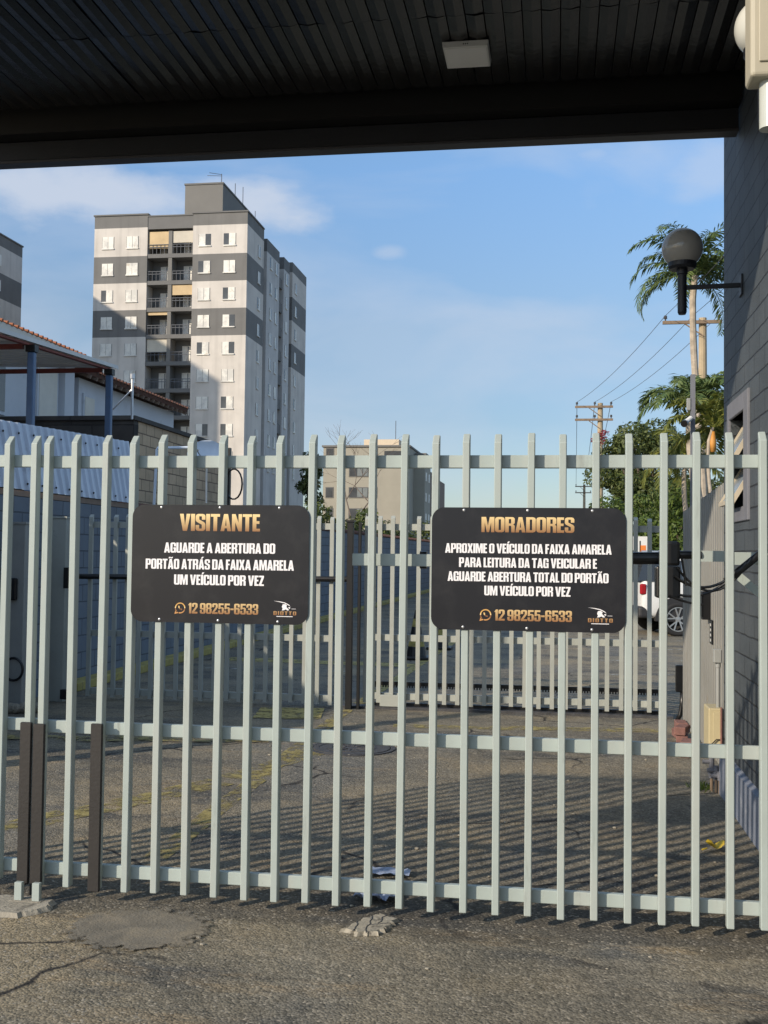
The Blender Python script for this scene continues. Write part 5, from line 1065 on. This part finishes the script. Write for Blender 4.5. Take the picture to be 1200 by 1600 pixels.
for k in range(3):
    for a, b, nm in ((0, 1, 'near'), (1, 2, 'far')):
        p, q = INS[a][k], INS[b][k]; o = MB().tube(sag(p, q, 0.35 if a == 0 else 0.9, 16), 0.013 if a == 0 else 0.02, 5).build('power_line', X['wire'], org=tuple(p))
        tag(o, ('left', 'middle', 'right')[k] + ' power line between the ' + ('nearest and second' if a == 0 else 'second and farthest') + ' utility poles', 'power line', 'power lines')
    p = INS[0][k]; q = p + Vector((3.4, -34, 1.0)); o = MB().tube(sag(p, q, 0.5, 16), 0.012, 5).build('power_line', X['wire'], org=tuple(p)); tag(o, ('left', 'middle', 'right')[k] + ' power line running on past the nearest utility pole', 'power line', 'power lines')

# ------------------------------------------------------------------ cars
def make_car(paint, label):
    o = (0, 0, 0); t = bpy.data.objects.new('parked_car', None); C.objects.link(t); tag(t, label, 'car', 'parked cars'); ORG[t.name] = o
    # x forward (rear wheel at 0), y to the left side, sections from tail to nose
    st = [(-0.74, .52, 1.02, .80, 1.02, .72), (-0.71, .40, 1.08, .88, 1.12, .74), (-0.56, .36, 1.10, .905, 1.58, .69), (-0.40, .34, 1.10, .91, 1.66, .68), (0.3, .32, 1.08, .915, 1.69, .69), (1.0, .30, 1.06, .915, 1.68, .69), (1.7, .30, 1.04, .91, 1.60, .67), (2.25, .30, 1.02, .90, 1.22, .70), (2.55, .30, 1.00, .90, 1.05, .72), (3.2, .34, .93, .88, .96, .70), (3.42, .42, .80, .80, .82, .60), (3.48, .50, .70, .70, .72, .5)]
    vs_, fs_ = [], []
    for x, zb, zk, hw, zr, hr in st:
        half = [(hw * .55, zb), (hw * .94, zb), (hw, zb + .12), (hw * 1.0, (zb + zk) / 2 + .05), (hw * .965, zk), (hr + (hw * .965 - hr) * .12, zr - (zr - zk) * .12), (hr * .86, zr), (hr * .4, zr + .012)]
        ring = [(x, y, z) for y, z in half] + [(x, -y, z) for y, z in half[::-1]]; vs_ += ring
    k = 16
    for i in range(len(st) - 1):
        for j in range(k): fs_.append((i * k + j, i * k + (j + 1) % k, (i + 1) * k + (j + 1) % k, (i + 1) * k + j))
    fs_ += [tuple(range(k))[::-1], tuple((len(st) - 1) * k + j for j in range(k))]
    b = MB().add(vs_, fs_).build('body', X[paint], t, smooth=True); md = b.modifiers.new('smooth', 'SUBSURF'); md.levels = 2; md.render_levels = 2
    for sy in (-1, 1):
        g_ = MB()
        for x0, x1, a0, a1 in ((-0.62, 0.12, .50, .0), (0.20, 1.0, .0, .0), (1.08, 1.75, .0, .55)):
            zb_, zt_ = 1.12, 1.54
            pts = [(x0 - .02, sy * .888, zb_), (x1 + a1 * .25, sy * .888, zb_), (x1 - a1 * .12, sy * .735, zt_), (x0 + a0 * .32, sy * .735, zt_)]
            g_.add(pts + [(p[0], p[1] * .93, p[2]) for p in pts], [(0, 1, 2, 3), (7, 6, 5, 4), (0, 4, 5, 1), (1, 5, 6, 2), (2, 6, 7, 3), (3, 7, 4, 0)])
        g_.build('side_window', X['glass'], t)
        MB().box(-0.765, -0.64, sy * .84 - .05, sy * .84 + .05, .84, 1.06).build('taillight', X['taillight'], t, bevel=0.03, seg=2)
        MB().box(3.25, 3.42, sy * .66 - .13, sy * .66 + .13, .70, .80).build('headlight', X['frost'], t, bevel=0.02)
        MB().tube([(-.3, sy * .58, 1.73), (1.5, sy * .58, 1.73)], .02, 8).build('roof_rail', X['alloy'], t)
        for x in (0, 2.68):
            MB().prism([(x + (.46 if True else 0) * math.cos(R(a)), .345 + .46 * math.sin(R(a))) for a in range(-5, 186, 10)] + [(x - .36, .30), (x + .36, .30)], sy * .80, sy * .925, 'uz').build('wheel_arch', X['cladding'], t)
            w_ = MB().lathe([(.20, sy * .72), (.30, sy * .71), (.335, sy * .735), (.345, sy * .78), (.345, sy * .90), (.335, sy * .935), (.30, sy * .945), (.245, sy * .94), (.245, sy * .80), (0, sy * .80)], (x, 0, .345), 'y', 36).build('wheel', X['tyre'], t, smooth=True)
            rm = MB().lathe([(.245, sy * .93), (.25, sy * .952), (.232, sy * .952), (.225, sy * .90)], (x, 0, .345), 'y', 36)
            for q in range(5):
                for dq in (-9, 9):
                    a = R(72 * q + 18); a2 = R(72 * q + 18 + dq * 1.6); rm.obox((x + .05 * math.cos(a), sy * .935, .345 + .05 * math.sin(a)), (x + .235 * math.cos(a2), sy * .942, .345 + .235 * math.sin(a2)), .026, .026, (0, 1, 0))
            rm.lathe([(0, sy * .95), (.05, sy * .948), (.06, sy * .93)], (x, 0, .345), 'y', 16); rm.build('rim', X['alloy'], w_)
        MB().box(.46, 2.22, sy * .895 - .03, sy * .895 + .03, .32, .50).build('sill', X['cladding'], t, bevel=0.02)
    MB().add([(-0.80, -.80, 1.12), (-0.80, .80, 1.12), (-0.64, .70, 1.54), (-0.64, -.70, 1.54), (-.60, -.84, 1.12), (-.60, .84, 1.12), (-.46, .73, 1.54), (-.46, -.73, 1.54)], [(0, 1, 2, 3), (7, 6, 5, 4), (0, 4, 5, 1), (1, 5, 6, 2), (2, 6, 7, 3), (3, 7, 4, 0)]).build('rear_window', X['glass'], t)
    MB().box(-0.80, -0.50, -.88, .88, .36, .60).build('bumper', X['cladding'], t, bevel=0.06, seg=3)
    MB().box(-0.80, -0.70, -.26, .26, .78, .90).build('number_plate', X['greybox'], t)
    MB().add([(1.9, -.66, 1.53), (1.9, .66, 1.53), (2.38, .74, 1.13), (2.38, -.74, 1.13), (1.85, -.66, 1.5), (1.85, .66, 1.5), (2.33, .74, 1.1), (2.33, -.74, 1.1)], [(0, 1, 2, 3), (7, 6, 5, 4), (0, 4, 5, 1), (1, 5, 6, 2), (2, 6, 7, 3), (3, 7, 4, 0)]).build('windscreen', X['glass'], t)
    return t
wc = make_car('carwhite', 'white sport utility car with black wheel arches parked beyond the inner gate')
HD = R(13); p = WP(2.44, 23.45, 0); wc.rotation_euler = (0, 0, -YAW + HD)
wc.location = p + Matrix.Rotation(-YAW + HD, 3, 'Z') @ Vector((0, 0.9, 0))
dk = make_car('cardark', 'dark car with a red tail lamp parked behind the white car')
dk.rotation_euler = (0, 0, -YAW + R(95)); c_ = wp(968, 900, 29); dk.location = WP(c_[0], c_[1] + 0.8, 0)

# ------------------------------------------------------------------ cones, board
def cone(u, v, label, h=0.75):
    t = thing('traffic_cone', (u, v, 0), label, 'traffic cone', 'striped traffic cones by the blue wall'); w = 0.17
    MB().box(u - 0.21, u + 0.21, v - 0.21, v + 0.21, 0, 0.05).build('base', X['blackpaint'], t, bevel=0.015)
    def ring(z): return 0.155 * (1 - (z - 0.05) / (h * 1.12))
    for i, (a, b) in enumerate(((0.05, 0.2), (0.2, 0.34), (0.34, 0.5), (0.5, 0.62), (0.62, h))):
        MB().lathe([(ring(a), a), (ring(b), b)] + ([(0, b)] if i == 4 else []), (u, v, 0), n=20).build('band', X['curb'] if i % 2 else X['blackpaint'], t)
    return t
cone(-2.12, 17.0, 'black and yellow striped traffic cone left of the MORADORES sign'); cone(-1.96, 18.9, 'black and yellow striped traffic cone half hidden behind the MORADORES sign')
a_ = wp(985, 838, 40); b_ = wp(1011, 867, 40); t = thing('notice_board', ((a_[0] + b_[0]) / 2, a_[1], 0), 'white board with an orange panel standing beyond the white car', 'board')
MB().box(a_[0] - 0.5, b_[0], a_[1], a_[1] + 0.04, b_[2] - 0.05, a_[2]).build('panel', X['whiteplastic'], t)
MB().box(b_[0] - 0.26, b_[0] - 0.05, a_[1] - 0.01, a_[1] - 0.001, b_[2], b_[2] + 0.34).build('orange_print', X['orange'], t)
MB().box(a_[0] + 0.05, a_[0] + 0.25, a_[1] - 0.01, a_[1] - 0.001, b_[2] + 0.1, b_[2] + 0.16).box(a_[0] + 0.32, a_[0] + 0.36, a_[1] - 0.01, a_[1] - 0.001, b_[2] + 0.1, b_[2] + 0.5).build('dark_print', X['blackpaint'], t)
mb = MB()
for u_ in (a_[0] - 0.4, b_[0] - 0.1): mb.box(u_, u_ + 0.06, a_[1] + 0.041, a_[1] + 0.09, 0, a_[2] - 0.02)
mb.build('legs', X['steel'], t)
t = thing('perimeter_wall', (6, 52, 0), 'low pale wall behind the hedge at the back of the car park', 'wall')
MB().box(-4.5, 30, 52, 52.2, 0, 2.2).build('blockwork', X['surround'], t); MB().box(-4.55, 30.05, 51.95, 52.25, 2.202, 2.28).build('coping', X['blockdark'], t)
